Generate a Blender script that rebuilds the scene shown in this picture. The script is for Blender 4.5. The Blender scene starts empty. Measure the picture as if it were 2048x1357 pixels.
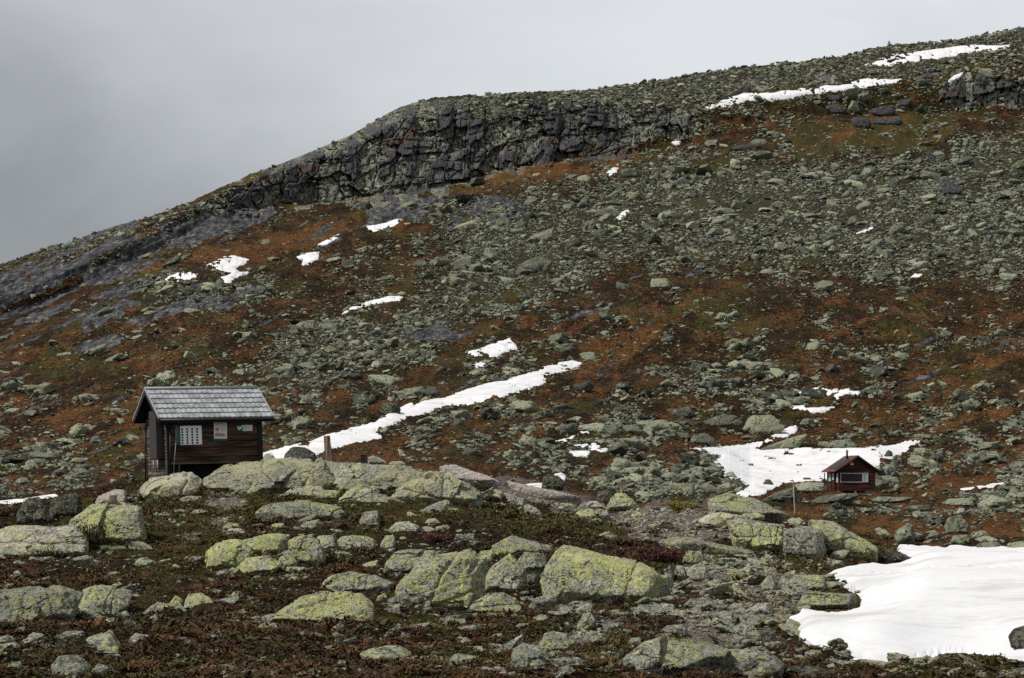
import bpy, bmesh, math, random
import numpy as np
from mathutils import Vector, Matrix

random.seed(7)
rng = np.random.default_rng(11)
F = 4265.0            # focal length in photo pixels (photo is 2048 x 1357)
HZ = 980.0            # photo row of the eye-level horizon
SC = bpy.context.scene
COL = SC.collection

# ------------------------------------------------------------------ noise
def _hash(ix, iy, iz, seed):
    h = (ix.astype(np.uint32) * np.uint32(374761393) + iy.astype(np.uint32) * np.uint32(668265263)
         + iz.astype(np.uint32) * np.uint32(2147483647) + np.uint32((seed * 974634777) & 0xffffffff))
    h = (h ^ (h >> np.uint32(13))) * np.uint32(1274126177)
    h = h ^ (h >> np.uint32(16))
    h = h * np.uint32(2246822519)
    return ((h ^ (h >> np.uint32(15))) & np.uint32(0xffffff)).astype(np.float32) / np.float32(0xffffff)

def _fl(a):
    f = np.floor(a)
    return f.astype(np.int64), (a - f).astype(np.float32)

def noise2(x, y, seed=0):
    ix, fx = _fl(x); iy, fy = _fl(y); z = np.full_like(ix, seed)
    fx = fx * fx * (3 - 2 * fx); fy = fy * fy * (3 - 2 * fy)
    a = _hash(ix, iy, z, seed); b = _hash(ix + 1, iy, z, seed)
    c = _hash(ix, iy + 1, z, seed); d = _hash(ix + 1, iy + 1, z, seed)
    return (a + (b - a) * fx) * (1 - fy) + (c + (d - c) * fx) * fy - 0.5

def fbm2(x, y, octv=4, seed=0, gain=0.5):
    t = 0; amp = 1.0; s = 0
    for k in range(octv):
        c, sn = math.cos(k * 0.9 + 0.4), math.sin(k * 0.9 + 0.4)
        t = t + amp * noise2((x * c - y * sn) * 2 ** k + 17.3 * k, (x * sn + y * c) * 2 ** k - 9.1 * k, seed + k)
        s += amp; amp *= gain
    return t / s * 1.6

def noise3(p, seed=0):
    ix, fx = _fl(p[:, 0]); iy, fy = _fl(p[:, 1]); iz, fz = _fl(p[:, 2])
    fx = fx * fx * (3 - 2 * fx); fy = fy * fy * (3 - 2 * fy); fz = fz * fz * (3 - 2 * fz)
    def L(k):
        a = _hash(ix, iy, iz + k, seed); b = _hash(ix + 1, iy, iz + k, seed)
        c = _hash(ix, iy + 1, iz + k, seed); d = _hash(ix + 1, iy + 1, iz + k, seed)
        return (a + (b - a) * fx) * (1 - fy) + (c + (d - c) * fx) * fy
    return L(0) * (1 - fz) + L(1) * fz - 0.5

def fbm3(p, octv=4, seed=0, gain=0.5):
    t = 0; amp = 1.0; s = 0
    for k in range(octv):
        t = t + amp * noise3(p * 2 ** k + 31.7 * k, seed + k); s += amp; amp *= gain
    return t / s * 1.6

def worley2(x, y, seed=0):
    """F1, F2, and the cell's id hashes for a jittered grid."""
    ix = np.floor(x).astype(np.int64); iy = np.floor(y).astype(np.int64)
    f1 = np.full(x.shape, 9.0, np.float32); f2 = f1.copy(); h = np.zeros(x.shape, np.float32); h2 = h.copy(); h3 = h.copy()
    for dx in (-1, 0, 1):
        for dy in (-1, 0, 1):
            cx, cy = ix + dx, iy + dy; z = np.zeros_like(cx)
            jx = _hash(cx, cy, z, seed); jy = _hash(cx, cy, z + 1, seed)
            d = np.maximum(np.abs(cx + 0.12 + 0.76 * jx - x), np.abs(cy + 0.12 + 0.76 * jy - y)).astype(np.float32)
            nh = _hash(cx, cy, z + 2, seed); nh2 = _hash(cx, cy, z + 3, seed); nh3 = _hash(cx, cy, z + 4, seed)
            m = d < f1
            f2 = np.where(m, f1, np.minimum(f2, d)); f1 = np.where(m, d, f1)
            h = np.where(m, nh, h); h2 = np.where(m, nh2, h2); h3 = np.where(m, nh3, h3)
    return f1, f2, h, h2, h3

def sstep(a, b, x):
    t = np.clip((x - a) / (b - a), 0, 1)
    return t * t * (3 - 2 * t)

def poly_sd(px, py, poly):
    """Signed distance (positive inside) of points to a polygon."""
    P = np.asarray(poly, float); n = len(P)
    d = np.full(px.shape, 1e9); inside = np.zeros(px.shape, bool)
    for i in range(n):
        a, b = P[i], P[(i + 1) % n]
        ex, ey = b - a; L = ex * ex + ey * ey + 1e-9
        t = np.clip(((px - a[0]) * ex + (py - a[1]) * ey) / L, 0, 1)
        d = np.minimum(d, (px - a[0] - t * ex) ** 2 + (py - a[1] - t * ey) ** 2)
        c = (a[1] > py) != (b[1] > py)
        xx = ex * (py - a[1]) / (ey if abs(ey) > 1e-9 else 1e-9) + a[0]
        inside ^= c & (px < xx)
    return np.where(inside, 1, -1) * np.sqrt(d)

# ------------------------------------------------------------------ mesh and scene helpers
def new_mesh(name, verts, faces_quad=None, faces_tri=None, smooth=True):
    me = bpy.data.meshes.new(name)
    verts = np.ascontiguousarray(verts, np.float32)
    loops = []; starts = []; n = 0
    if faces_quad is not None and len(faces_quad):
        fq = np.asarray(faces_quad, np.int32); loops.append(fq.ravel()); starts.append(np.arange(len(fq), dtype=np.int32) * 4); n += fq.size
    if faces_tri is not None and len(faces_tri):
        ft = np.asarray(faces_tri, np.int32); loops.append(ft.ravel()); starts.append(np.arange(len(ft), dtype=np.int32) * 3 + n)
    loops = np.concatenate(loops); starts = np.concatenate(starts)
    me.vertices.add(len(verts)); me.vertices.foreach_set('co', verts.ravel())
    me.loops.add(len(loops)); me.loops.foreach_set('vertex_index', loops)
    me.polygons.add(len(starts)); me.polygons.foreach_set('loop_start', starts)
    me.polygons.foreach_set('use_smooth', np.full(len(starts), smooth, bool))
    me.update(calc_edges=True)
    return me

def add_attr(me, name, vals):
    a = me.attributes.new(name, 'FLOAT', 'POINT')
    a.data.foreach_set('value', np.ascontiguousarray(vals, np.float32).ravel())

def link(name, me, mat=None, parent=None, loc=None):
    o = bpy.data.objects.new(name, me); COL.objects.link(o)
    if mat is not None:
        if len(me.materials) == 0: me.materials.append(mat)
    if parent is not None: o.parent = parent
    if loc is not None: o.location = loc
    return o

def tag(o, label=None, cat=None, group=None, kind=None):
    if label: o['label'] = label
    if cat: o['category'] = cat
    if group: o['group'] = group
    if kind: o['kind'] = kind
    return o

def thing(name, label, cat, loc=(0, 0, 0), rot=(0, 0, 0), group=None):
    o = bpy.data.objects.new(name, None); COL.objects.link(o)
    o.location = loc; o.rotation_euler = rot; o.empty_display_size = 0.3
    return tag(o, label, cat, group)

class MB:
    """Collects boxes, bars and prisms, builds ONE mesh."""
    def __init__(s): s.bm = bmesh.new()
    def box(s, x0, y0, z0, x1, y1, z1, bev=0.0):
        r = bmesh.ops.create_cube(s.bm, size=1.0)
        vs = r['verts']
        for v in vs:
            v.co = Vector(((x0 + x1) / 2 + v.co.x * (x1 - x0), (y0 + y1) / 2 + v.co.y * (y1 - y0), (z0 + z1) / 2 + v.co.z * (z1 - z0)))
        if bev:
            es = list({e for v in vs for e in v.link_edges})
            bmesh.ops.bevel(s.bm, geom=es, offset=bev, segments=1, affect='EDGES')
        return s
    def bar(s, a, b, r, n=8, r2=None):
        a, b = Vector(a), Vector(b); d = b - a
        q = d.to_track_quat('Z', 'Y')
        m = Matrix.Translation((a + b) / 2) @ q.to_matrix().to_4x4()
        bmesh.ops.create_cone(s.bm, cap_ends=True, segments=n, radius1=r, radius2=r if r2 is None else r2, depth=d.length, matrix=m)
        return s
    def prism(s, pts, vec):
        vec = Vector(vec)
        a = [s.bm.verts.new(Vector(p)) for p in pts]; b = [s.bm.verts.new(Vector(p) + vec) for p in pts]
        n = len(pts)
        s.bm.faces.new(a[::-1]); s.bm.faces.new(b)
        for i in range(n): s.bm.faces.new((a[i], a[(i + 1) % n], b[(i + 1) % n], b[i]))
        return s
    def build(s, name, mat, parent=None, smooth=False):
        bmesh.ops.recalc_face_normals(s.bm, faces=s.bm.faces[:])
        me = bpy.data.meshes.new(name); s.bm.to_mesh(me); s.bm.free()
        for p in me.polygons: p.use_smooth = smooth
        return link(name, me, mat, parent)

# ------------------------------------------------------------------ node helper
class NT:
    def __init__(s, name):
        s.m = bpy.data.materials.new(name); s.m.use_nodes = True
        s.t = s.m.node_tree; s.t.nodes.clear()
        s.out = s.n('ShaderNodeOutputMaterial'); s.b = s.n('ShaderNodeBsdfPrincipled')
        s.l(s.b.outputs[0], s.out.inputs[0])
        s.b.inputs['Roughness'].default_value = 0.9
        s.b.inputs['Specular IOR Level'].default_value = 0.2
    def n(s, typ, **kw):
        x = s.t.nodes.new(typ)
        for k, v in kw.items(): setattr(x, k, v)
        return x
    def l(s, a, b): s.t.links.new(a, b)
    def pos(s):
        return s.n('ShaderNodeNewGeometry').outputs['Position']
    def obj(s):
        return s.n('ShaderNodeTexCoord').outputs['Object']
    def mapv(s, v, scale=(1, 1, 1), rot=(0, 0, 0)):
        m = s.n('ShaderNodeMapping'); s.l(v, m.inputs[0]); m.inputs['Scale'].default_value = scale; m.inputs['Rotation'].default_value = rot
        return m.outputs[0]
    def noise(s, v, scale, detail=4, rough=0.55, dist=0.0):
        x = s.n('ShaderNodeTexNoise'); s.l(v, x.inputs['Vector'])
        x.inputs['Scale'].default_value = scale; x.inputs['Detail'].default_value = detail
        x.inputs['Roughness'].default_value = rough; x.inputs['Distortion'].default_value = dist
        return x.outputs[0]
    def vor(s, v, scale, feat='F1', out='Distance', rnd=1.0):
        x = s.n('ShaderNodeTexVoronoi', feature=feat); s.l(v, x.inputs['Vector'])
        x.inputs['Scale'].default_value = scale; x.inputs['Randomness'].default_value = rnd
        return x.outputs[out]
    def attr(s, name):
        x = s.n('ShaderNodeAttribute', attribute_name=name); return x.outputs['Fac']
    def rnd(s):
        return s.n('ShaderNodeObjectInfo').outputs['Random']
    def math(s, op, a, b=None, c=None, clamp=False):
        x = s.n('ShaderNodeMath', operation=op, use_clamp=clamp)
        for i, q in enumerate((a, b, c)):
            if q is None: continue
            if isinstance(q, (int, float)): x.inputs[i].default_value = q
            else: s.l(q, x.inputs[i])
        return x.outputs[0]
    def ramp(s, f, lo, hi):
        x = s.n('ShaderNodeMapRange', interpolation_type='SMOOTHSTEP'); s.l(f, x.inputs[0])
        x.inputs[1].default_value = lo; x.inputs[2].default_value = hi
        return x.outputs[0]
    def mix(s, f, a, b):
        x = s.n('ShaderNodeMix', data_type='RGBA')
        for i, q in ((0, f), (6, a), (7, b)):
            if isinstance(q, (int, float)): x.inputs[i].default_value = q
            elif isinstance(q, tuple): x.inputs[i].default_value = (*q, 1) if len(q) == 3 else q
            else: s.l(q, x.inputs[i])
        return x.outputs[2]
    def vary(s, col, f, lo, hi):
        """multiply a colour by a factor between lo and hi"""
        g = s.math('MULTIPLY_ADD', f, hi - lo, lo)
        x = s.n('ShaderNodeMix', data_type='RGBA', blend_type='MULTIPLY'); x.inputs[0].default_value = 1
        s.l(col, x.inputs[6]); s.l(g, x.inputs[7]); return x.outputs[2]
    def bump(s, h, dist, strength=1.0):
        x = s.n('ShaderNodeBump'); x.inputs['Distance'].default_value = dist; x.inputs['Strength'].default_value = strength
        s.l(h, x.inputs['Height']); s.l(x.outputs[0], s.b.inputs['Normal'])
    def color(s, c):
        if isinstance(c, tuple): s.b.inputs['Base Color'].default_value = (*c, 1)
        else: s.l(c, s.b.inputs['Base Color'])
    def rough(s, v): s.b.inputs['Roughness'].default_value = v

def plain(name, c, rough=0.7, var=0.25, scale=8.0, spec=0.3):
    t = NT(name); v = t.obj()
    n = t.noise(v, scale, 5)
    t.color(t.vary(t.mix(0.0, c, c), n, 1 - var, 1 + var)); t.rough(rough); t.b.inputs['Specular IOR Level'].default_value = spec
    t.bump(n, 0.004)
    return t.m
# ------------------------------------------------------------------ terrain height field
US = np.concatenate([np.arange(-1700, -260, 60), np.arange(-260, 2310, 2), np.arange(2360, 3800, 60)]).astype(float)
NU = len(US)
tu = [-1700, 0, 300, 600, 900, 1200, 1500, 1800, 2048, 3800]
ty = [7, 14, 22, 30, 40, 55, 70, 82, 95, 115, 150, 210, 260]
tv = [  # photo row of the bare ground, per depth (rows) and photo column
 [2000, 2010, 2010, 2010, 2010, 2020, 2030, 2040, 2040, 2000],
 [1510, 1512, 1515, 1515, 1520, 1530, 1535, 1540, 1540, 1530],
 [1345, 1350, 1352, 1352, 1358, 1365, 1364, 1362, 1362, 1360],
 [1250, 1258, 1258, 1258, 1262, 1268, 1266, 1264, 1264, 1264],
 [1150, 1165, 1165, 1165, 1172, 1182, 1184, 1182, 1182, 1180],
 [1055, 1072, 1068, 1062, 1070, 1096, 1112, 1128, 1126, 1125],
 [1000, 1012,  998,  985,  990, 1040, 1060, 1100, 1100, 1100],
 [ 990, 1003,  962,  945,  958, 1016, 1034, 1092, 1091, 1090],
 [1000, 1012,  975,  955,  968, 1016, 1036, 1086, 1088, 1085],
 [1005, 1018, 1004, 1000, 1002, 1014, 1030, 1062, 1066, 1060],
 [ 990, 1004,  990,  960,  960,  990, 1000, 1026, 1030, 1030],
 [ 940,  960,  930,  890,  895,  925,  982,  993,  994,  982],
 [ 880,  893,  862,  830,  825,  850,  930,  935,  930,  920]]
tv = np.array(tv, float); tz = (HZ - tv) / F * np.array(ty)[:, None]
# hill: skyline row, skyline depth, cliff base / top rows and depth
su = [-1700, 0, 100, 200, 300, 400, 500, 600, 700, 800, 850, 900, 1000, 1100, 1200, 1300, 1400, 1500, 1600, 1700, 1740, 1800, 1900, 2000, 2048, 2400, 3800]
sv = [1000, 527, 490, 460, 432, 396, 352, 312, 272, 213, 197, 191, 184, 179, 171, 158, 141, 129, 119, 104, 91, 83, 76, 56, 49, 0, -150]
cu = [-1700, 0, 300, 440, 600, 700, 800, 900, 1000, 1200, 1350, 1450, 1600, 1800, 1900, 2048, 2300, 3800]
cb = [1040, 640, 500, 425, 405, 400, 385, 372, 345, 322, 298, 262, 232, 225, 226, 226, 230, 230]
ct = [1030, 600, 460, 385, 325, 290, 240, 215, 205, 206, 214, 200, 190, 165, 158, 152, 140, 130]
U = US
sky_v = np.interp(U, su, sv); sky_y = np.interp(U, [-1700, 0, 600, 2048, 3800], [520, 560, 760, 960, 1050])
cl_b = np.interp(U, cu, cb); cl_t = np.minimum(np.interp(U, cu, ct), cl_b - 6)
sky_v = sky_v + 5.0
cl_t = np.maximum(cl_t, sky_v + 6); cl_b = np.maximum(cl_b, cl_t + 8)
cl_y = sky_y * 0.84
NY = 2400
YS = 7 * (1700 / 7) ** (np.linspace(0, 1, NY))
Z = np.zeros((NU, NY), np.float32)
zt = np.stack([np.interp(U, tu, row) for row in tz], 1)          # NU x len(ty)
lty = np.log(ty)
for i in range(NU):
    zc = (HZ - cl_b[i]) / F * cl_y[i]; yt = cl_y[i] + 0.16 * (cl_b[i] - cl_t[i]) + 2; ztop = (HZ - cl_t[i]) / F * yt
    zs = (HZ - sky_v[i]) / F * sky_y[i]
    t = np.linspace(0.05, 1, 30); yh = 260 + (cl_y[i] - 260) * t; z260 = zt[i, -1]
    zh = z260 + (zc - z260) * t ** 1.18
    tt = np.linspace(0.2, 1, 5)
    yu = yt + (sky_y[i] - yt) * tt; zu = ztop + (zs - ztop) * (tt * 1.25 - 0.25 * tt ** 2)
    yk = np.concatenate([ty, yh, [yt], yu, [sky_y[i] + 40, sky_y[i] + 150, 1700]])
    zk = np.concatenate([zt[i], zh, [ztop], zu, [zs + 2.2, zs - 2, zs - 25]])
    Z[i] = np.interp(YS, yk, zk)
# soften the kinks of the table (nearer than the cliff) along depth and across
k = np.ones(41) / 41
Zs = np.stack([np.convolve(np.pad(z, 20, mode='edge'), k, 'valid') for z in Z])
w = sstep(240, 330, YS)[None, :]
Z = Zs * (1 - w) + Z * w
for _ in range(2):
    Z[1:-1] = Z[:-2] * 0.25 + Z[1:-1] * 0.5 + Z[2:] * 0.25
XG = (U[:, None] - 1024) / F * YS[None, :]; YG = np.broadcast_to(YS[None, :], XG.shape)

SNOW_NEAR = [(2480, 1094), (2250, 1092), (2048, 1091), (1940, 1093), (1800, 1090), (1790, 1100), (1815, 1118), (1800, 1124), (1770, 1126), (1720, 1126), (1680, 1138), (1640, 1152), (1660, 1164), (1690, 1175), (1700, 1188), (1718, 1190), (1724, 1204), (1715, 1216), (1660, 1214), (1612, 1212), (1598, 1226), (1572, 1243), (1590, 1256), (1600, 1274), (1630, 1294), (1650, 1302), (1690, 1306), (1700, 1318), (1750, 1326), (1820, 1326), (1900, 1312), (1960, 1316), (2010, 1326), (2080, 1332), (2250, 1340), (2480, 1335)]
_far = sstep(100, 220, YG)
Zn = (fbm2(XG / 60, YG / 60, 2, 5) * 2.6 * sstep(220, 420, YG)
      + fbm2(XG / 14, YG / 18, 3, 9) * (0.25 + 1.1 * _far)
      + fbm2(XG / 3.2, YG / 3.8, 3, 13) * 0.32 * (1 - 0.3 * _far))
ug = np.broadcast_to(U[:, None], XG.shape)
vg = HZ - Z / YG * F
flat = np.zeros_like(Z)
near = (YS > 15) & (YS < 120)
flat[:, near] = sstep(-25, 15, poly_sd(ug[:, near], vg[:, near], SNOW_NEAR))
hutflat = np.exp(-(((XG + 11.5) / 4) ** 2 + ((YG - 81.5) / 5) ** 2)) + np.exp(-(((XG - 33.7) / 6) ** 2 + ((YG - 213) / 9) ** 2))
Zn *= (1 - 0.9 * flat) * (1 - np.clip(hutflat, 0, 1))
Zn *= 1 - 0.6 * sstep(0.75, 0.95, YG / sky_y[:, None])
Z = Z + Zn
del Zn, hutflat
VG = HZ - Z / YG * F
VMIN = np.minimum.accumulate(VG, 1)
VI = np.arange(-20, 1500, 1.0)
DEP = np.empty((NU, len(VI)), np.float32)      # first-hit depth for each photo column and row
for i in range(NU):
    DEP[i] = np.interp(-VI, -VMIN[i], YS)
    top = VMIN[i, -1]
    DEP[i][VI < top + 0.5] = sky_y[i]
print('terrain', Z.shape)

def depth_at(u, v):
    u = np.atleast_1d(np.asarray(u, float)); v = np.atleast_1d(np.asarray(v, float))
    fi = np.interp(u, US, np.arange(NU)); i = np.clip(np.round(fi).astype(int), 0, NU - 1)
    j = np.clip(np.round(v - VI[0]).astype(int), 0, len(VI) - 1)
    return DEP[i, j].astype(float)
def ground_z(x, y):
    x = np.atleast_1d(np.asarray(x, float)); y = np.atleast_1d(np.asarray(y, float))
    u = 1024 + x / y * F
    fi = np.clip(np.interp(u, US, np.arange(NU)), 0, NU - 1.001); fj = np.clip(np.interp(y, YS, np.arange(NY)), 0, NY - 1.001)
    i = fi.astype(int); j = fj.astype(int); a = fi - i; b = fj - j
    return (Z[i, j] * (1 - a) + Z[i + 1, j] * a) * (1 - b) + (Z[i, j + 1] * (1 - a) + Z[i + 1, j + 1] * a) * b
def pix(u, v, y):
    u = np.asarray(u, float); v = np.asarray(v, float); y = np.asarray(y, float)
    return np.stack([(u - 1024) / F * y, y + 0 * u, (HZ - v) / F * y], -1)
def on_ground(u, v):
    y = depth_at(u, v)[0]; x = (u - 1024) / F * y
    return Vector((x, y, float(ground_z(x, y)[0])))

# ------------------------------------------------------------------ cover masks (world-fixed, stored per vertex)
CLIFF = [(395, 415), (430, 392), (500, 350), (560, 322), (640, 285), (740, 235), (820, 205), (900, 200), (1000, 206), (1150, 200), (1240, 205), (1330, 214), (1385, 206), (1440, 182), (1560, 160), (1690, 150), (1680, 157), (1560, 172), (1450, 192), (1398, 226), (1440, 245), (1380, 278), (1290, 296), (1190, 322), (1080, 334), (980, 348), (900, 378), (830, 398), (700, 412), (560, 418), (450, 425)]
CLIFF2 = [(1878, 196), (1890, 168), (1930, 150), (2048, 158), (2320, 170), (2320, 232), (2048, 226), (1960, 222), (1900, 214)]
OUTCROPS = [[(920, 396), (1000, 390), (1030, 410), (1010, 438), (960, 440), (925, 420)], [(780, 655), (860, 650), (940, 668), (930, 684), (840, 680)], [(1880, 370), (1930, 365), (1925, 392), (1880, 392)]]
SLABS = [[(735, 420), (790, 400), (870, 392), (890, 402), (850, 425), (790, 448), (740, 450)], [(128, 655), (200, 620), (260, 603), (300, 596), (250, 625), (170, 660)], [(260, 645), (330, 608), (400, 590), (420, 598), (350, 630), (285, 650)], [(390, 622), (440, 590), (500, 572), (505, 580), (450, 612)],
         [(150, 700), (200, 678), (260, 668), (265, 676), (190, 700)], [(330, 470), (420, 430), (520, 415), (560, 425), (470, 460), (380, 495), (330, 500)], [(880, 445), (930, 430), (960, 445), (900, 470)],
         [(0, 575), (70, 545), (160, 520), (200, 530), (120, 570), (0, 625)], [(160, 545), (240, 505), (330, 480), (330, 505), (250, 545), (180, 575)]]
GREEN = [[(60, 1050), (260, 990), (470, 970), (560, 985), (470, 1090), (330, 1120), (120, 1110)], [(500, 980), (640, 985), (660, 1000), (560, 1010)], [(640, 1030), (760, 1000), (960, 1010), (1000, 1030), (760, 1060)], [(950, 1030), (1150, 1030), (1230, 1050), (1280, 1085), (1100, 1065), (960, 1060)], [(780, 1230), (900, 1235), (880, 1250), (740, 1255)],
         [(780, 1180), (820, 1190), (830, 1230), (770, 1220)], [(890, 850), (950, 845), (1000, 850), (960, 870), (895, 872)], [(1400, 400), (1560, 370), (1640, 400), (1500, 430)], [(1560, 260), (1680, 250), (1900, 250), (1860, 290), (1600, 320)], [(1780, 620), (1850, 610), (1840, 640)]]
GRAVEL = [[(1215, 1030), (1300, 1000), (1420, 1000), (1560, 1020), (1600, 1050), (1500, 1060), (1440, 1090), (1360, 1090), (1260, 1075)], [(1290, 1130), (1420, 1105), (1560, 1125), (1640, 1150), (1600, 1200), (1540, 1290), (1400, 1310), (1340, 1260), (1420, 1190)], [(980, 955), (1060, 968), (1200, 1010), (1180, 1040), (1060, 1010), (1000, 985)],
          [(410, 985), (440, 960), (470, 985), (490, 1010), (450, 1050), (400, 1076), (370, 1078), (440, 1030)], [(1100, 1200), (1260, 1230), (1200, 1300), (1080, 1290)]]
ORANGE = [[(960, 345), (1080, 325), (1190, 320), (1290, 292), (1330, 300), (1240, 345), (1100, 375), (960, 385), (900, 380)], [(420, 505), (560, 450), (700, 420), (740, 420), (640, 500), (500, 540), (430, 560)], [(240, 540), (400, 500), (420, 520), (300, 570)], [(1560, 1090), (1640, 1070), (1720, 1110), (1640, 1130)], [(1640, 1060), (1800, 1030), (2048, 1040), (2200, 1060), (2048, 1085), (1800, 1085)],
          [(1850, 950), (2048, 930), (2200, 940), (2048, 975), (1860, 975)], [(1150, 690), (1250, 650), (1330, 640), (1260, 720), (1180, 760)], [(1200, 920), (1290, 915), (1420, 920), (1430, 945), (1300, 950)], [(1640, 120), (1760, 115), (2048, 95), (2048, 110), (1800, 150), (1650, 150)], [(1620, 1140), (1560, 1150), (1500, 1160), (1540, 1180)]]
SCREE = [[(900, 400), (1250, 350), (1500, 300), (1600, 330), (2048, 280), (2300, 300), (2300, 560), (2048, 560), (1600, 540), (1250, 530), (950, 640), (850, 700), (700, 760), (760, 640), (900, 540), (830, 480)], [(1600, 420), (2300, 430), (2300, 560), (1650, 540)], [(560, 650), (760, 620), (850, 640), (760, 740), (600, 790), (560, 720)], [(250, 560), (520, 545), (600, 580), (420, 620), (280, 600)], [(1360, 770), (1500, 760), (1620, 770), (1600, 800), (1450, 795)], [(1380, 880), (1200, 880), (1240, 840), (1420, 850)],
         [(1200, 950), (1450, 940), (1600, 960), (1440, 1000), (1220, 1000)]]
def union_sd(u, v, polys):
    d = np.full(u.shape, -1e9)
    for p in polys:
        P = np.array(p); m = (u > P[:, 0].min() - 60) & (u < P[:, 0].max() + 60) & (v > P[:, 1].min() - 60) & (v < P[:, 1].max() + 60)
        if m.any(): d[m] = np.maximum(d[m], poly_sd(u[m], v[m], p))
    return d
def masks(u, v):
    """cover fractions at points given by where they appear from the viewpoint; the result is stored on the mesh"""
    u = u.astype(float); v = v.astype(float)
    wob = fbm2(u / 34, v / 22, 4, 41) * 34
    cliff = sstep(-4, 8, union_sd(u, v, [CLIFF, CLIFF2]) + wob * 1.1 + fbm2(u / 16, v / 9, 3, 43) * (9 + 22 * sstep(900, 500, u)))
    # smooth wet slabs: streaks running down the left flank
    a = math.radians(-24); p = u * math.cos(a) + v * math.sin(a); q = -u * math.sin(a) + v * math.cos(a)
    st = fbm2(p / 90, q / 13, 4, 47)
    left = sstep(760, 250, u) * sstep(640, 540, v + (u - 250) * 0.42) 
    slab = np.maximum(sstep(-3, 4, union_sd(u, v, SLABS + OUTCROPS) + wob * 0.7 + 8 * st), left * sstep(0.02, 0.14, st + 0.25 * fbm2(p / 24, q / 6, 3, 49)) * 0.95)
    slab = np.maximum(slab, 0.95 * sstep(0.40, 0.47, st) * (v < 960))
    a2 = math.radians(-18); p2 = u * math.cos(a2) + v * math.sin(a2); q2 = -u * math.sin(a2) + v * math.cos(a2)
    org = sstep(-14, 14, union_sd(u, v, ORANGE) + wob) * 0.9 + sstep(-0.05, 0.42, fbm2(p2 / 80, q2 / 24, 5, 53, 0.6) + 0.16 * sstep(500, 850, v) - 0.05) * 0.85
    grn = sstep(-12, 12, union_sd(u, v, GREEN) + wob) + 0.8 * sstep(0.12, 0.45, fbm2(p2 / 110, q2 / 40, 4, 59))
    grv = sstep(-10, 8, union_sd(u, v, GRAVEL) + wob * 0.8)
    scr = sstep(-40, 40, union_sd(u, v, SCREE) + wob * 1.6)
    scr = np.maximum(scr, sstep(120, 40, v - np.interp(u, su, sv) + wob * 0.8) * sstep(700, 900, u) * 0.95)
    org = org * (1 - 0.55 * scr)
    return np.clip(cliff, 0, 1), np.clip(slab * (1 - cliff), 0, 1), np.clip(org, 0, 1), np.clip(grn, 0, 1), np.clip(grv, 0, 1), np.clip(scr, 0, 1)

def column_rows(i, y0, y1, n, res):
    """depth samples of a column, evenly spread over how much of the picture they take"""
    m = (YS >= y0) & (YS <= y1); y = YS[m]; v = VG[i, m]
    dv = np.abs(np.diff(v)) + res * np.diff(np.log(y)); s = np.concatenate([[0], np.cumsum(dv)])
    return np.interp(np.linspace(0, s[-1], n), s, y)

def grid_faces(nu, nr):
    a = np.arange(nu * nr).reshape(nu, nr)
    return np.stack([a[:-1, :-1], a[1:, :-1], a[1:, 1:], a[:-1, 1:]], -1).reshape(-1, 4)

def sheet(y0, y1, n, res):
    Y = np.empty((NU, n)); Zz = np.empty((NU, n))
    for i in range(NU):
        Y[i] = column_rows(i, y0, y1, n, res); Y[i, 0] = y0; Y[i, -1] = y1
        Zz[i] = np.interp(Y[i], YS, Z[i])
    X = (US[:, None] - 1024) / F * Y
    return X, Y, Zz

SPLIT = 110.0
def hummocks(x, y):
    return fbm2(x / 0.75, y / 0.9, 3, 91) * 0.20 + np.abs(fbm2(x / 0.16, y / 0.2, 2, 95)) * 0.06
def near_z(x, y, grv):
    """ground height with its hummocks, for what grows or lies on the near ground"""
    return ground_z(x, y) + hummocks(x, y) * (1 - 0.7 * grv) * sstep(SPLIT, SPLIT - 12, y)
def attrs(me, M, sel=None):
    for nm, a in zip(('cliff', 'slab', 'orange', 'green', 'gravel', 'scree'), M):
        add_attr(me, nm, a.ravel() if sel is None else a.ravel()[sel])

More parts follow.
